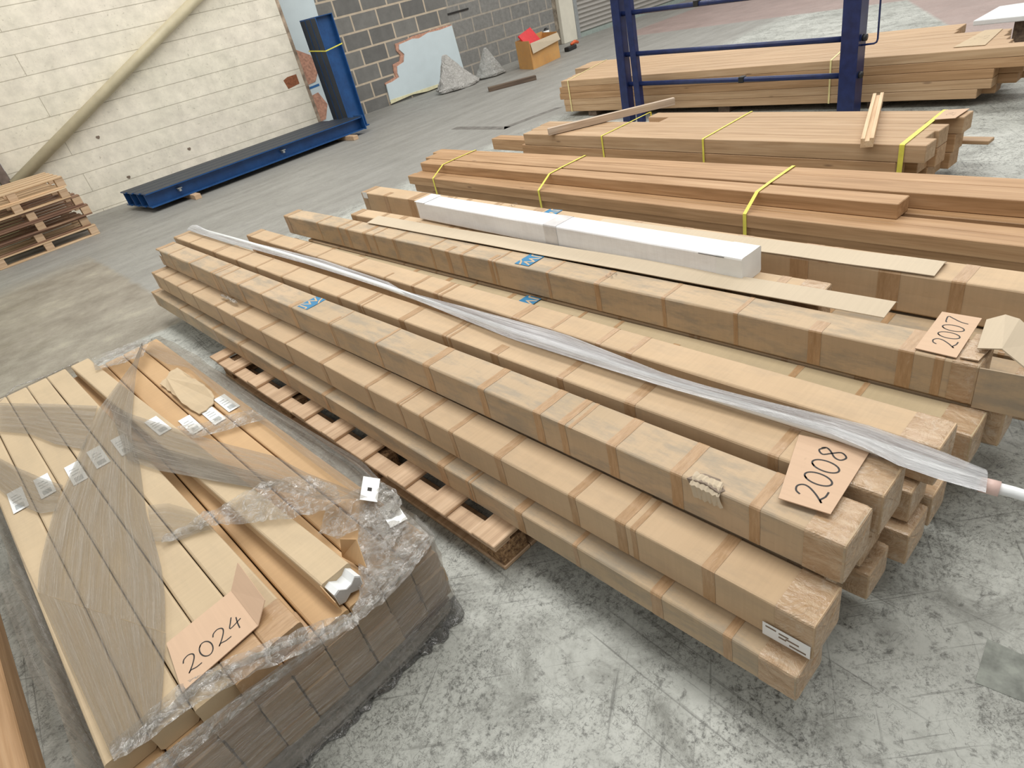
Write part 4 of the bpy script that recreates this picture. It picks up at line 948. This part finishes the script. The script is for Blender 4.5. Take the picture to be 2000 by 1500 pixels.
M['bag_white'] = film('milky_bag', 0, 0.2, 0.80, 1.0, crinkle=True, tint=(0.60, 0.58, 0.54))
bag('crumpled milky plastic bag against the wide pale blue board', 1.32, -0.70, 0.40, 0.22, 0.50, (-0.06, 0.10), 3, 'bag_white')
bag('crumpled clear plastic bag between the milky bag and the open carton', 2.06, -0.66, 0.28, 0.22, 0.42, (0.03, 0.05), 8, 'film_bag')
batten('wood_offcut', 'short dark dirty wood offcut lying on the floor near the bags', (0.92, -1.85, 0.002), (1.49, -2.24, 0.002), 0.09, 0.055, 'darkwood')
# dark rubble at the foot of the pier
# white sheets far right
ws = MB().prism([(0.47, -7.72, 0.300), (0.96, -7.745, 0.300), (1.35, -9.3, 0.300), (0.47, -9.4, 0.300)], (0, 0, 0.035)).build('white_board', M['white_plastic'], bevel=0.006); tag(ws, 'large white foam board lying beyond the far timber pile', 'board')
for i, y in enumerate((-8.05, -9.0)):
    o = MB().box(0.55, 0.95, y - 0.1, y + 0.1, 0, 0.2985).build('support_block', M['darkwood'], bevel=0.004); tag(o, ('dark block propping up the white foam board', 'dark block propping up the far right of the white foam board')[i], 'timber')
wp = empty('white_package', (-0.05, -8.6, 0.0), 'white wrapped package with a blue stripe behind the timber board ends', 'package')
MB().box(-0.22, 0.47, -0.75, 0.30, 0.0, 0.31).build('wrapped_pack', M['white_plastic'], wp, bevel=0.02)
MB().box(-0.12, -0.10, -0.70, 0.28, 0.3102, 0.312).build('blue_stripe', M['logo_blue'], wp)

# ------------------------------------------------------------------ small stack of pallets, left
def small_pallet(label, x1, yf, z, L=0.92, dep=0.95, dark=False, rot=0.0):
    r = empty('stacked_pallet', (x1, yf, z), label, 'pallet'); r.rotation_euler = (0, 0, rot)
    m1 = 'pallet_dark' if dark else 'pine'; h = 0.100
    for y in (0.0, 0.215, 0.43, 0.645, dep - 0.09): MB().box(-L, 0, y, y + 0.09, h - 0.014, h - 0.001).build('deck_board', M[m1], r, bevel=0.001, seg=1)
    for x in (-L, -L / 2 - .035, -0.075):
        MB().box(x, x + 0.075, 0.003, 0.093, 0.0155, h - 0.0150).build('spacer_block', M['pallet'], r, bevel=0.001, seg=1)
        MB().box(x, x + 0.075, dep - 0.093, dep - 0.003, 0.0155, h - 0.0150).build('spacer_block', M['pallet'], r, bevel=0.001, seg=1)
        MB().box(x, x + 0.075, dep / 2 - 0.045, dep / 2 + 0.045, 0.0155, h - 0.0150).build('spacer_block', M['pallet'], r, bevel=0.001, seg=1)
    for y in (0.003, dep - 0.08): MB().box(-L, 0, y, y + 0.075, 0.001, 0.0150).build('bottom_board', M[m1], r, bevel=0.001, seg=1)
    return r
labs = ['bottom pallet of the small stack at the cream wall', 'second pallet from the floor in the small stack', 'third pallet from the floor in the small stack', 'darkened pallet in the upper middle of the small stack', 'second pallet from the top of the small stack', 'topmost pallet of the small stack at the cream wall']
for i in range(6):
    small_pallet(labs[i], -4.34 + (0.0, -0.03, 0.03, 0.01, -0.06, -0.04)[i], -1.58 + (0, .02, -.02, .01, 0, .02)[i], 0.0 + i * 0.1003, dark=i in (1, 2, 3), rot=(0, 0.02, -0.015, 0.01, 0.03, 0.0)[i])  # middle pallets darkened in colour to stand in for shade inside the stack

# ------------------------------------------------------------------ wrapped pallet of thin flat boxes (front left)
gq = 'thin flat boxes under the stretch film'
qw, qh, qf, qn = 0.0795, 0.0492, -6.06, -8.20
rr = random.Random(77)
def thin_box(label, group, xf, xn, z, yf=qf, yn=qn, mat='card', h=qh, w_=0.0775, sm=False, tp=True):
    m, L = frame((xf, yf, z), (xn, yn, z))
    root = empty('flat_box', mat=m, label=label, cat='box', group=group)
    sleeve('box_body', [L * i / 8 for i in range(9)], L, w_, h, h, rr.randint(0, 99), 0.0012, 0, M[mat], root, True)
    if tp: sleeve('end_tape', [L - 0.10, L - 0.04, L + 0.001], L, w_, h, h, 0, 0.0, 0.0008, M['tape'], root, 'near')
    return root
def qx(k): return -5.700 + qw * k + qw / 2
row_n = ('bottom row', 'second row', 'third row', 'fourth row')
col_n = ('leftmost', 'second from left', 'third from left', 'fourth from left', 'centre', 'fourth from right', 'third from right', 'second from right', 'rightmost')
for r_ in range(4):
    for k in range(9):
        jn = rr.uniform(-0.008, 0.008)
        yn = (qn - 0.015 if k < 7 else qn) + jn
        if r_ == 3 and k == 8: yn = qn + .015
        thin_box('flat box end under film, %s, %s of the wrapped stack' % (row_n[r_], col_n[k]), None, qx(k), qx(k) + 0.006, 0.0525 + r_ * (qh + 0.0008), qf + rr.uniform(-.01, .01), yn, 'card' if r_ < 3 else 'card_inner', tp=(k in (2, 3, 4) and r_ == 3))
zt = 0.0525 + 4 * (qh + 0.0008)
tops = []
for k in range(5):
    xx = -5.745 + 0.0775 * k + 0.039
    tops.append(thin_box('pale top box of the film-wrapped stack, %s' % ('against the left edge', 'second from the left edge', 'third from the left edge', 'fourth from the left edge', 'fifth from the left edge beside the sunken gap')[k], None, xx, xx + 0.049, zt, qf, (-8.175, -8.19, -8.21, -8.225, -8.20)[k], 'card_pale', w_=0.0765, tp=k in (3, 4)))
tb = thin_box('skewed pale top box with its near end torn open, showing a grey profile', None, -5.300, -5.196, zt, qf, -8.15, 'card_pale', w_=0.0765, tp=False)
# torn end with the white moulded profile sticking out
mt = tb.matrix_world.copy(); Lb = 2.092
prof = [(-0.030, 0.006), (-0.018, 0.002), (0.000, 0.012), (0.018, 0.004), (0.030, 0.010), (0.032, 0.030), (0.022, 0.040), (0.010, 0.030), (-0.004, 0.028), (-0.018, 0.040), (-0.030, 0.036)]
MB().prism([(Lb - 0.03, y, z + 0.001) for y, z in prof], (0.072, 0, 0)).build('grey_profile', M['grey_plastic'], tb)
MB().prism([(Lb - 0.03, y * 1.08, (z - .02) * 1.1 + .021) for y, z in prof], (0.070, 0, 0)).build('white_lining', M['white_plastic'], tb)
free_sheet('torn_side', M['card_inner'], [mt @ Vector(p) for p in ((Lb - 0.002, -0.038, 0.002), (Lb + 0.055, -0.038, 0.002), (Lb + 0.05, -0.039, 0.03), (Lb - 0.002, -0.038, 0.046))], [(0, 1, 2, 3)], tb, 0.002)
free_sheet('torn_side', M['card_inner'], [mt @ Vector(p) for p in ((Lb - 0.07, 0.050, 0.010), (Lb + 0.02, 0.060, 0.010), (Lb - 0.03, 0.085, 0.060), (Lb - 0.055, 0.060, 0.070))], [(0, 1, 2, 3)], tb, 0.002)
# loose torn piece of cardboard
rim = [p[:2] for p in [(-5.0418, -6.5575, 0.262), (-5.0683, -6.5569, 0.262), (-5.1008, -6.5931, 0.262), (-5.132, -6.6102, 0.262), (-5.128, -6.7264, 0.262), (-5.1318, -6.8869, 0.262), (-5.1205, -7.018, 0.262), (-5.0954, -7.0141, 0.262), (-5.0575, -6.9965, 0.262), (-5.0337, -6.9341, 0.262), (-5.0301, -6.8374, 0.262), (-5.0311, -6.6971, 0.262)]]
rag = []
for i in range(len(rim)):
    a = Vector(rim[i]); c_ = Vector(rim[(i + 1) % len(rim)])
    for k in range(4): rag.append(a.lerp(c_, k / 4) + Vector((rr.uniform(-.003, .003), rr.uniform(-.004, .004))))
o = MB().prism([(p.x, p.y, zt + 0.003 + 0.012 * (0.5 + 0.5 * math.sin(p.y * 20))) for p in rag], (0, 0, 0.004)).build('torn_cardboard_piece', M['card_pale']); tag(o, 'ragged torn piece of cardboard lying on the wrapped flat boxes', 'packaging')
# shipping labels, each on its box
LBL = [(-5.6739, -7.0176, 0.305), (-5.5989, -7.0212, 0.305), (-5.5127, -7.0494, 0.305), (-5.4394, -7.0246, 0.305), (-5.3645, -7.0322, 0.305), (-5.2482, -7.0324, 0.305), (-5.1623, -7.0474, 0.255), (-5.0897, -7.0655, 0.255), (-5.025, -7.0356, 0.255)]
for i, p in enumerate(LBL):
    par = tops[i] if i < 5 else tb
    if i > 5: par = None
    z = zt + qh + 0.0012 if i < 6 else zt + 0.0015
    b = MB().box(-0.021, 0.021, -0.075, 0.075, 0, 0.0005)
    if par is not None:
        o = on_top(par, (p[0], p[1], z), 'shipping_label', M['label'], b.v, b.f, 0.0 if i < 5 else 0.05)
    else:
        o = on_top(None, (p[0], p[1], z), 'shipping_label', M['label'], b.v, b.f, 0.0); tag(o, ('white shipping label right of the torn loose cardboard, nearest it', 'white shipping label under the corner of the torn cardboard piece', 'white shipping label under film at the far right edge')[i - 6], 'label')
    for (a, c_, d_, e) in ((-0.012, 0.012, -0.062, -0.030), (-0.014, 0.010, -0.010, -0.004), (-0.014, 0.012, 0.010, 0.016), (-0.014, 0.004, 0.030, 0.036)):
        q = MB().box(a, c_, d_, e, 0.0006, 0.0008); mesh('label_print', q.v, q.f, M['label_grey'], o)
# the folded 2024 card
c24 = empty('number_card', (-5.45, -8.10, zt + qh + 0.006), 'folded card handwritten 2024 at the near end of the wrapped stack', 'sign')
cc = [(-5.524, -8.010), (-5.372, -7.995), (-5.372, -8.140), (-5.540, -8.158)]
ox, oy = -5.45, -8.10
MB().prism([(x - ox, y - oy, 0.0) for x, y in cc], (0, 0, 0.002)).build('card_sheet', M['card_pink'], c24)
fv = [(-5.372, -7.995, 0), (-5.372, -8.140, 0), (-5.335, -8.115, 0.022), (-5.330, -7.965, 0.030)]
fo = mesh('raised_flap', [(x - ox, y - oy, z + 0.001) for x, y, z in fv], [(0, 1, 2, 3)], M['card_pink'], c24); s = fo.modifiers.new('s', 'SOLIDIFY'); s.thickness = 0.002
hw = handwriting('2024', 0.044, 0.0026, slant=0.1); mm = Matrix.Rotation(0.14, 4, 'Z')
mesh('handwritten_number', [mm @ Vector(v) + Vector((-0.006, 0.002, 0.002)) for v in hw.v], hw.f, M['ink'], c24)
# base pallet with black film below
bp_ = empty('wrapped_pallet_base', (-5.34, -7.13, 0), 'low pallet base with black film under the wrapped flat boxes', 'pallet')
for y in (-1.02, -0.55, -0.05, 0.45, 0.95): MB().box(-0.345, 0.345, y - 0.05, y + 0.05, 0.038, 0.0505).build('deck_board', M['pallet_dark'], bp_)
for x in (-0.33, -0.04, 0.25): MB().box(x, x + 0.08, -1.06, 1.0, 0.001, 0.0375).build('stringer', M['pallet_dark'], bp_)
b = MB(); rr2 = random.Random(9); xs = [-0.355 + 0.71 * i / 40 for i in range(41)]; vs = []; fs = []
for i, x in enumerate(xs):
    o_ = 0.012 * rr2.random(); vs += [(x, -1.085 - o_ * .3, 0.058), (x, -1.10 - o_, 0.03), (x, -1.105 - o_ * 2, 0.004)]
for i in range(40):
    for j in range(2): fs.append((i * 3 + j, i * 3 + j + 1, (i + 1) * 3 + j + 1, (i + 1) * 3 + j))
mesh('black_film', vs, fs, M['film_black'], bp_, smooth=True)

# stretch film over the stack
bpy.context.view_layer.update()
wrap = empty('stretch_wrap', (-5.35, -7.1, 0.3), 'torn clear stretch film stretched over the stack of flat boxes', 'wrap')
bpy.context.view_layer.update()
zf = zt + qh + 0.004
S = {
  'leftbulge': ([(-5.7376, -6.6036, 0.302), (-5.7187, -6.9834, 0.302), (-5.6982, -7.5708, 0.302), (-5.6853, -7.9142, 0.302), (-5.6758, -8.1752, 0.302)],
    [(-5.8781, -6.4945, 0.1), (-5.8476, -6.9646, 0.1), (-5.8327, -7.3384, 0.1), (-5.8266, -7.559, 0.1), (-5.7479, -8.0005, 0.1)], 'film_thin', 0.012),
  'big': ([(-5.0655, -6.2174, 0.305), (-5.1511, -6.3922, 0.305), (-5.2688, -6.5575, 0.305), (-5.3528, -6.6738, 0.305), (-5.4675, -6.9244, 0.305), (-5.5616, -7.1297, 0.305), (-5.6031, -7.2182, 0.305), (-5.6466, -7.3555, 0.305), (-5.6809, -7.4736, 0.305), (-5.6985, -7.5618, 0.305)],
    [(-5.0697, -6.2479, 0.305), (-5.1724, -6.5146, 0.305), (-5.2572, -6.7809, 0.305), (-5.3258, -7.0073, 0.305), (-5.3612, -7.2354, 0.305), (-5.4176, -7.4949, 0.305), (-5.4398, -7.6522, 0.305), (-5.4578, -7.7652, 0.305), (-5.4832, -7.8772, 0.305), (-5.5158, -7.9837, 0.305)], 'film', 0.006),
  'big2': ([(-5.6985, -7.5618, 0.305), (-5.6909, -7.7338, 0.305), (-5.6845, -7.9183, 0.305), (-5.6792, -8.0732, 0.305), (-5.6749, -8.1784, 0.305)],
    [(-5.5158, -7.9837, 0.305), (-5.5347, -8.0363, 0.305), (-5.553, -8.0845, 0.305), (-5.5779, -8.1515, 0.305), (-5.5929, -8.1934, 0.305)], 'film', 0.004),
  'bandL': ([(-5.6175, -6.1282, 0.305), (-5.5285, -6.2949, 0.305), (-5.445, -6.4578, 0.305), (-5.3515, -6.6444, 0.305)],
    [(-5.6524, -6.4283, 0.305), (-5.5728, -6.5914, 0.305), (-5.5216, -6.7847, 0.305), (-5.4615, -6.9342, 0.305)], 'film', 0.004),
  'bandL2': ([(-5.7123, -6.5235, 0.305), (-5.639, -6.8291, 0.305), (-5.5994, -6.9674, 0.305), (-5.5557, -7.0984, 0.305)],
    [(-5.7335, -6.735, 0.305), (-5.6826, -7.0432, 0.305), (-5.635, -7.1886, 0.305), (-5.5998, -7.2231, 0.305)], 'film', 0.004),
  'bandR': ([(-5.3165, -6.6748, 0.305), (-5.2868, -6.8631, 0.305), (-5.2283, -7.0936, 0.305), (-5.1506, -7.398, 0.305), (-5.0826, -7.6191, 0.305), (-5.0644, -7.7747, 0.305), (-5.0386, -7.8981, 0.305), (-5.017, -8.0148, 0.305)],
    [(-5.38, -7.1609, 0.305), (-5.3673, -7.2125, 0.305), (-5.3324, -7.3322, 0.305), (-5.2874, -7.4437, 0.305), (-5.2362, -7.5738, 0.305), (-5.1831, -7.7, 0.305), (-5.1381, -7.797, 0.305), (-5.0859, -7.9265, 0.305)], 'film', 0.006),
  'bandR2': ([(-5.3354, -7.0427, 0.305), (-5.275, -7.2398, 0.305), (-5.2075, -7.4599, 0.305), (-5.1516, -7.6297, 0.305), (-5.1182, -7.757, 0.305)],
    [(-5.3625, -7.1665, 0.305), (-5.3049, -7.3337, 0.305), (-5.2557, -7.5051, 0.305), (-5.2037, -7.6429, 0.305), (-5.1662, -7.7295, 0.305)], 'film', 0.004),
  'mid': ([(-5.4077, -7.4752, 0.305), (-5.365, -7.5219, 0.305), (-5.3292, -7.6267, 0.305), (-5.3197, -7.7515, 0.305)],
    [(-5.4444, -7.6456, 0.305), (-5.4183, -7.6888, 0.305), (-5.3869, -7.7136, 0.305), (-5.341, -7.7356, 0.305)], 'film_thin', 0.004),
  'edge': ([(-5.0168, -6.1155, 0.262), (-4.969, -6.3553, 0.262), (-4.9531, -6.799, 0.262), (-4.9543, -7.1436, 0.262), (-4.9374, -7.5583, 0.262), (-4.926, -7.8198, 0.262), (-4.9438, -7.9438, 0.262), (-4.9747, -8.0327, 0.262)],
    [(-5.0769, -6.2105, 0.262), (-5.0545, -6.4805, 0.262), (-5.014, -6.6178, 0.262), (-5.0252, -6.9827, 0.262), (-5.0126, -7.3554, 0.262), (-5.0147, -7.6775, 0.262), (-5.014, -7.853, 0.262), (-5.0108, -7.9783, 0.262)], 'film_thin', 0.008),
  'corner': ([(-4.9747, -8.0327, 0.262), (-4.9744, -8.1113, 0.262), (-4.9851, -8.2051, 0.262)],
    [(-5.0108, -7.9783, 0.262), (-5.1008, -8.0715, 0.262), (-5.2097, -8.2559, 0.262)], 'film_rope', 0.006),
  'bandRR': ([(-5.203, -7.03, 0.262), (-5.132, -7.113, 0.262), (-5.0707, -7.146, 0.262), (-4.9844, -7.2109, 0.262)],
    [(-5.1978, -7.1715, 0.262), (-5.1292, -7.225, 0.262), (-5.0647, -7.2664, 0.262), (-4.992, -7.3109, 0.262)], 'film_rope', 0.004),

}
CR = {
  'cross': ([(-5.4279, -7.6708, 0.306), (-5.3698, -7.6648, 0.306), (-5.2928, -7.6828, 0.306), (-5.2087, -7.691, 0.306), (-5.1266, -7.7277, 0.306), (-5.0648, -7.8057, 0.306), (-5.0443, -7.9085, 0.306), (-5.0636, -7.962, 0.306)],
    [(-5.4311, -7.6894, 0.306), (-5.3712, -7.7083, 0.306), (-5.3088, -7.76, 0.306), (-5.243, -7.835, 0.306), (-5.1887, -7.8998, 0.306), (-5.1472, -7.9309, 0.306), (-5.1056, -7.962, 0.306), (-5.0768, -7.974, 0.306)], 0.016),
  'loop': ([(-5.077, -7.8785, 0.262), (-5.0105, -7.9011, 0.262), (-4.9495, -7.9348, 0.262), (-4.942, -8.0162, 0.262), (-4.9777, -8.0758, 0.262), (-4.9849, -8.1257, 0.262)],
    [(-5.1532, -7.9736, 0.262), (-5.1287, -8.0204, 0.262), (-5.0822, -8.0418, 0.262), (-5.0539, -8.0686, 0.262), (-5.0567, -8.1072, 0.262), (-5.0613, -8.1685, 0.262)], 0.014),
  'cap': ([(-5.0215, -7.955, 0.258), (-5.0051, -8.0279, 0.258), (-4.9804, -8.0955, 0.258), (-4.9814, -8.1985, 0.258)],
    [(-5.1042, -8.0743, 0.258), (-5.1395, -8.142, 0.258), (-5.1644, -8.2031, 0.258), (-5.1669, -8.2488, 0.258)], 0.006),
  'near1': ([(-4.9866, -8.1807, 0.262), (-5.0399, -8.1804, 0.262), (-5.1028, -8.1865, 0.262), (-5.1675, -8.2041, 0.262), (-5.2168, -8.236, 0.262)],
    [(-4.9843, -8.228, 0.262), (-5.0461, -8.2535, 0.262), (-5.1111, -8.2698, 0.262), (-5.1705, -8.2768, 0.262), (-5.2285, -8.2756, 0.262)], 0.01),
  'near2': ([(-5.2198, -8.2892, 0.304), (-5.2633, -8.2591, 0.304), (-5.308, -8.2313, 0.304), (-5.3558, -8.2105, 0.304), (-5.4008, -8.1855, 0.304), (-5.4482, -8.1677, 0.304), (-5.4957, -8.1525, 0.304), (-5.5413, -8.1353, 0.304), (-5.5838, -8.1434, 0.304), (-5.6736, -8.1449, 0.304)],
    [(-5.2344, -8.3223, 0.304), (-5.287, -8.3, 0.304), (-5.3353, -8.2825, 0.304), (-5.3816, -8.2632, 0.304), (-5.4256, -8.241, 0.304), (-5.4723, -8.2266, 0.304), (-5.5179, -8.2125, 0.304), (-5.5645, -8.2051, 0.304), (-5.6129, -8.2083, 0.304), (-5.6742, -8.1946, 0.304)], 0.01),
  'far': ([(-5.2553, -6.0967, 0.3), (-5.1754, -6.1272, 0.3), (-5.0909, -6.1453, 0.3), (-5.0252, -6.2027, 0.3)],
    [(-5.2758, -6.2827, 0.3), (-5.2015, -6.3185, 0.3), (-5.1437, -6.3554, 0.3), (-5.1096, -6.3709, 0.3)], 0.012),

}
for nm_, (A, B, mt_, fold) in S.items():
    strip_sheet('film_sheet', A, B, 40, 14, M[mt_], wrap, 0.003, fold, len(nm_))
for nm_, (A, B, amp_) in CR.items():
    o = strip_sheet('film_bundle', A, B, 70, 22, M['film_rope'], wrap, 0.004, 0.0, 1)
    for v in o.data.vertices:
        p = v.co; d = abs(noise.noise(p * 22)) + 0.6 * abs(noise.noise(p * 47)) + 0.5 * noise.noise(p * 9)
        p.z += amp_ * max(-0.1, d)
# film round the near end: tight horizontal streaks
def vertical_wrap(P_, z0, z1, nrow, mat, bulge, seed, name='film_side'):
    vs = []; fs = []; uvs = []; n = len(P_); inv = wrap.matrix_world.inverted(); d = 0
    for i, (x, y, top) in enumerate(P_):
        if i: d += math.hypot(x - P_[i - 1][0], y - P_[i - 1][1])
        a = Vector(P_[max(i - 1, 0)][:2]); b_ = Vector(P_[min(i + 1, n - 1)][:2]); t_ = (b_ - a).normalized(); nr = Vector((t_.y, -t_.x, 0))
        for j in range(nrow + 1):
            s_ = j / nrow; z = z0 + (top - z0) * s_
            off = bulge * (0.5 + noise.noise(Vector((d * 5, z * 22, seed)))) + 0.003
            p = Vector((x, y, z)) + nr * off; vs.append(inv @ p); uvs.append((d, z * 3))
    for i in range(n - 1):
        for j in range(nrow): q = i * (nrow + 1) + j; fs.append((q, q + nrow + 1, q + nrow + 2, q + 1))
    return mesh(name, vs, fs, M[mat], wrap, smooth=True, uvs=uvs)
def dens(pts, k=12):
    out = []
    for i in range(len(pts) - 1):
        for j in range(k): t = j / k; out.append(tuple(pts[i][m] + (pts[i + 1][m] - pts[i][m]) * t for m in range(3)))
    out.append(pts[-1]); return out
near = dens([(-5.712, -8.20, 0.302), (-5.700, -8.235, 0.302), (-5.55, -8.240, 0.300), (-5.35, -8.245, 0.285), (-5.15, -8.240, 0.262), (-5.02, -8.225, 0.254), (-4.985, -8.20, 0.254), (-4.972, -8.10, 0.252)])
vertical_wrap(near, 0.030, 0.3, 10, 'film_side', 0.006, 2)
vertical_wrap([(x, y, z) for x, y, z in near], 0.045, 0.3, 10, 'film_side', 0.014, 5)
vertical_wrap([(x, y - 0.004, z + 0.002) for x, y, z in near], 0.265, 0.3, 3, 'film_rope', 0.010, 12)
vertical_wrap(dens([(-4.970, -8.10, 0.252), (-4.955, -7.6, 0.252), (-4.95, -7.0, 0.252), (-4.955, -6.4, 0.252), (-4.975, -6.05, 0.252), (-5.02, -6.04, 0.252)], 10), 0.10, 0.25, 6, 'film_thin', 0.012, 7)
vertical_wrap(dens([(-5.30, -6.04, 0.30), (-5.715, -6.05, 0.302), (-5.725, -6.6, 0.302), (-5.73, -7.4, 0.302), (-5.722, -8.20, 0.302)], 12), 0.04, 0.3, 6, 'film', 0.010, 9)
# rope-like gathered edges
def rope(pts, radii, mat='film_rope', name='film_rope', seed=0, flat=0.45):
    P_ = dens([tuple(p) for p in pts], 8); rd = []
    for i in range(len(radii) - 1):
        for j in range(8): rd.append(radii[i] + (radii[i + 1] - radii[i]) * j / 8)
    rd.append(radii[-1]); vs = []; fs = []; n = 14; inv = wrap.matrix_world.inverted()
    for i, p in enumerate(P_):
        a = Vector(P_[max(i - 1, 0)]); b_ = Vector(P_[min(i + 1, len(P_) - 1)]); d = (b_ - a).normalized(); u = d.cross(Vector((0, 0, 1))).normalized()
        for k in range(n):
            an = 2 * PI * k / n; r_ = rd[i] * (0.8 + 0.55 * noise.noise(Vector((i * .35, k * .9, seed))))
            vs.append(inv @ (Vector(p) + u * math.cos(an) * r_ + Vector((0, 0, 1)) * math.sin(an) * r_ * flat))
    for i in range(len(P_) - 1):
        for k in range(n): fs.append((i * n + k, i * n + (k + 1) % n, (i + 1) * n + (k + 1) % n, (i + 1) * n + k))
    return mesh(name, vs, fs, M[mat], wrap, smooth=True)
rope([(-5.0072, -7.9306, 0.275), (-4.9702, -7.9736, 0.275), (-4.956, -8.0292, 0.275), (-4.9701, -8.0631, 0.275), (-5.0104, -8.0803, 0.275)], [0.006, 0.008, 0.01, 0.01, 0.008], seed=12)
rope([(-4.9895, -8.2137, 0.268), (-5.0418, -8.2309, 0.268), (-5.1076, -8.2483, 0.268), (-5.175, -8.257, 0.268), (-5.2297, -8.261, 0.268)], [0.006, 0.009, 0.01, 0.01, 0.008], seed=15)
rope([(-5.2287, -8.2961, 0.308), (-5.2722, -8.2773, 0.308), (-5.3185, -8.2543, 0.308), (-5.3626, -8.2282, 0.308), (-5.408, -8.2057, 0.308), (-5.4541, -8.1869, 0.308), (-5.5004, -8.1706, 0.308), (-5.5513, -8.1715, 0.308), (-5.6001, -8.1724, 0.308), (-5.6579, -8.1808, 0.308)], [0.008, 0.009, 0.01, 0.01, 0.01, 0.01, 0.011, 0.012, 0.012, 0.01], seed=15)
rope([(-5.6158, -6.0888, 0.3), (-5.5456, -5.9895, 0.3), (-5.4326, -6.0393, 0.3), (-5.329, -6.041, 0.3)], [0.004, 0.006, 0.006, 0.003], seed=9)
rope([(-5.2603, -6.143, 0.29), (-5.1913, -6.1255, 0.29), (-5.116, -6.1352, 0.29), (-5.0373, -6.1794, 0.29)], [0.012, 0.018, 0.016, 0.012], seed=12)
rope([(-5.7304, -7.6079, 0.2), (-5.7391, -7.7259, 0.2), (-5.7433, -7.8176, 0.2), (-5.7378, -7.9461, 0.2), (-5.7265, -8.0528, 0.2)], [0.006, 0.008, 0.008, 0.007, 0.006], seed=24)

# two paper labels left on the film
wlab = [((-4.985, -7.96, 0.285), 0.9, 0.045, 0.022, 0.5), ((-4.995, -8.07, 0.268), -0.25, 0.022, 0.050, -0.1)]
for (P, a, lx, ly, til) in wlab:
    b = MB().box(-lx, lx, -ly, ly, 0, 0.0006); mtx = wrap.matrix_world.inverted() @ Matrix.Translation(P) @ Matrix.Rotation(a, 4, 'Z') @ Matrix.Rotation(til, 4, 'X')
    o = mesh('paper_tag', b.v, b.f, M['label'], wrap); o.matrix_local = mtx
    q = MB().box(-lx * .2, lx * .1, -ly * .2, ly * .3, 0.0008, 0.0010); mesh('tag_print', q.v, q.f, M['ink'], o)

# ------------------------------------------------------------------ timber at the lower left corner
beam('brown timber on the floor at the lower left corner, beside the wrapped stack', None, (-5.945, -6.9, 0.0005), (-5.915, -8.6, 0.0005), 0.095, 0.085, 'timber')
beam('outer brown timber at the very left of the lower left corner', None, (-6.05, -6.9, 0.0005), (-6.02, -8.6, 0.0005), 0.095, 0.085, 'timber')
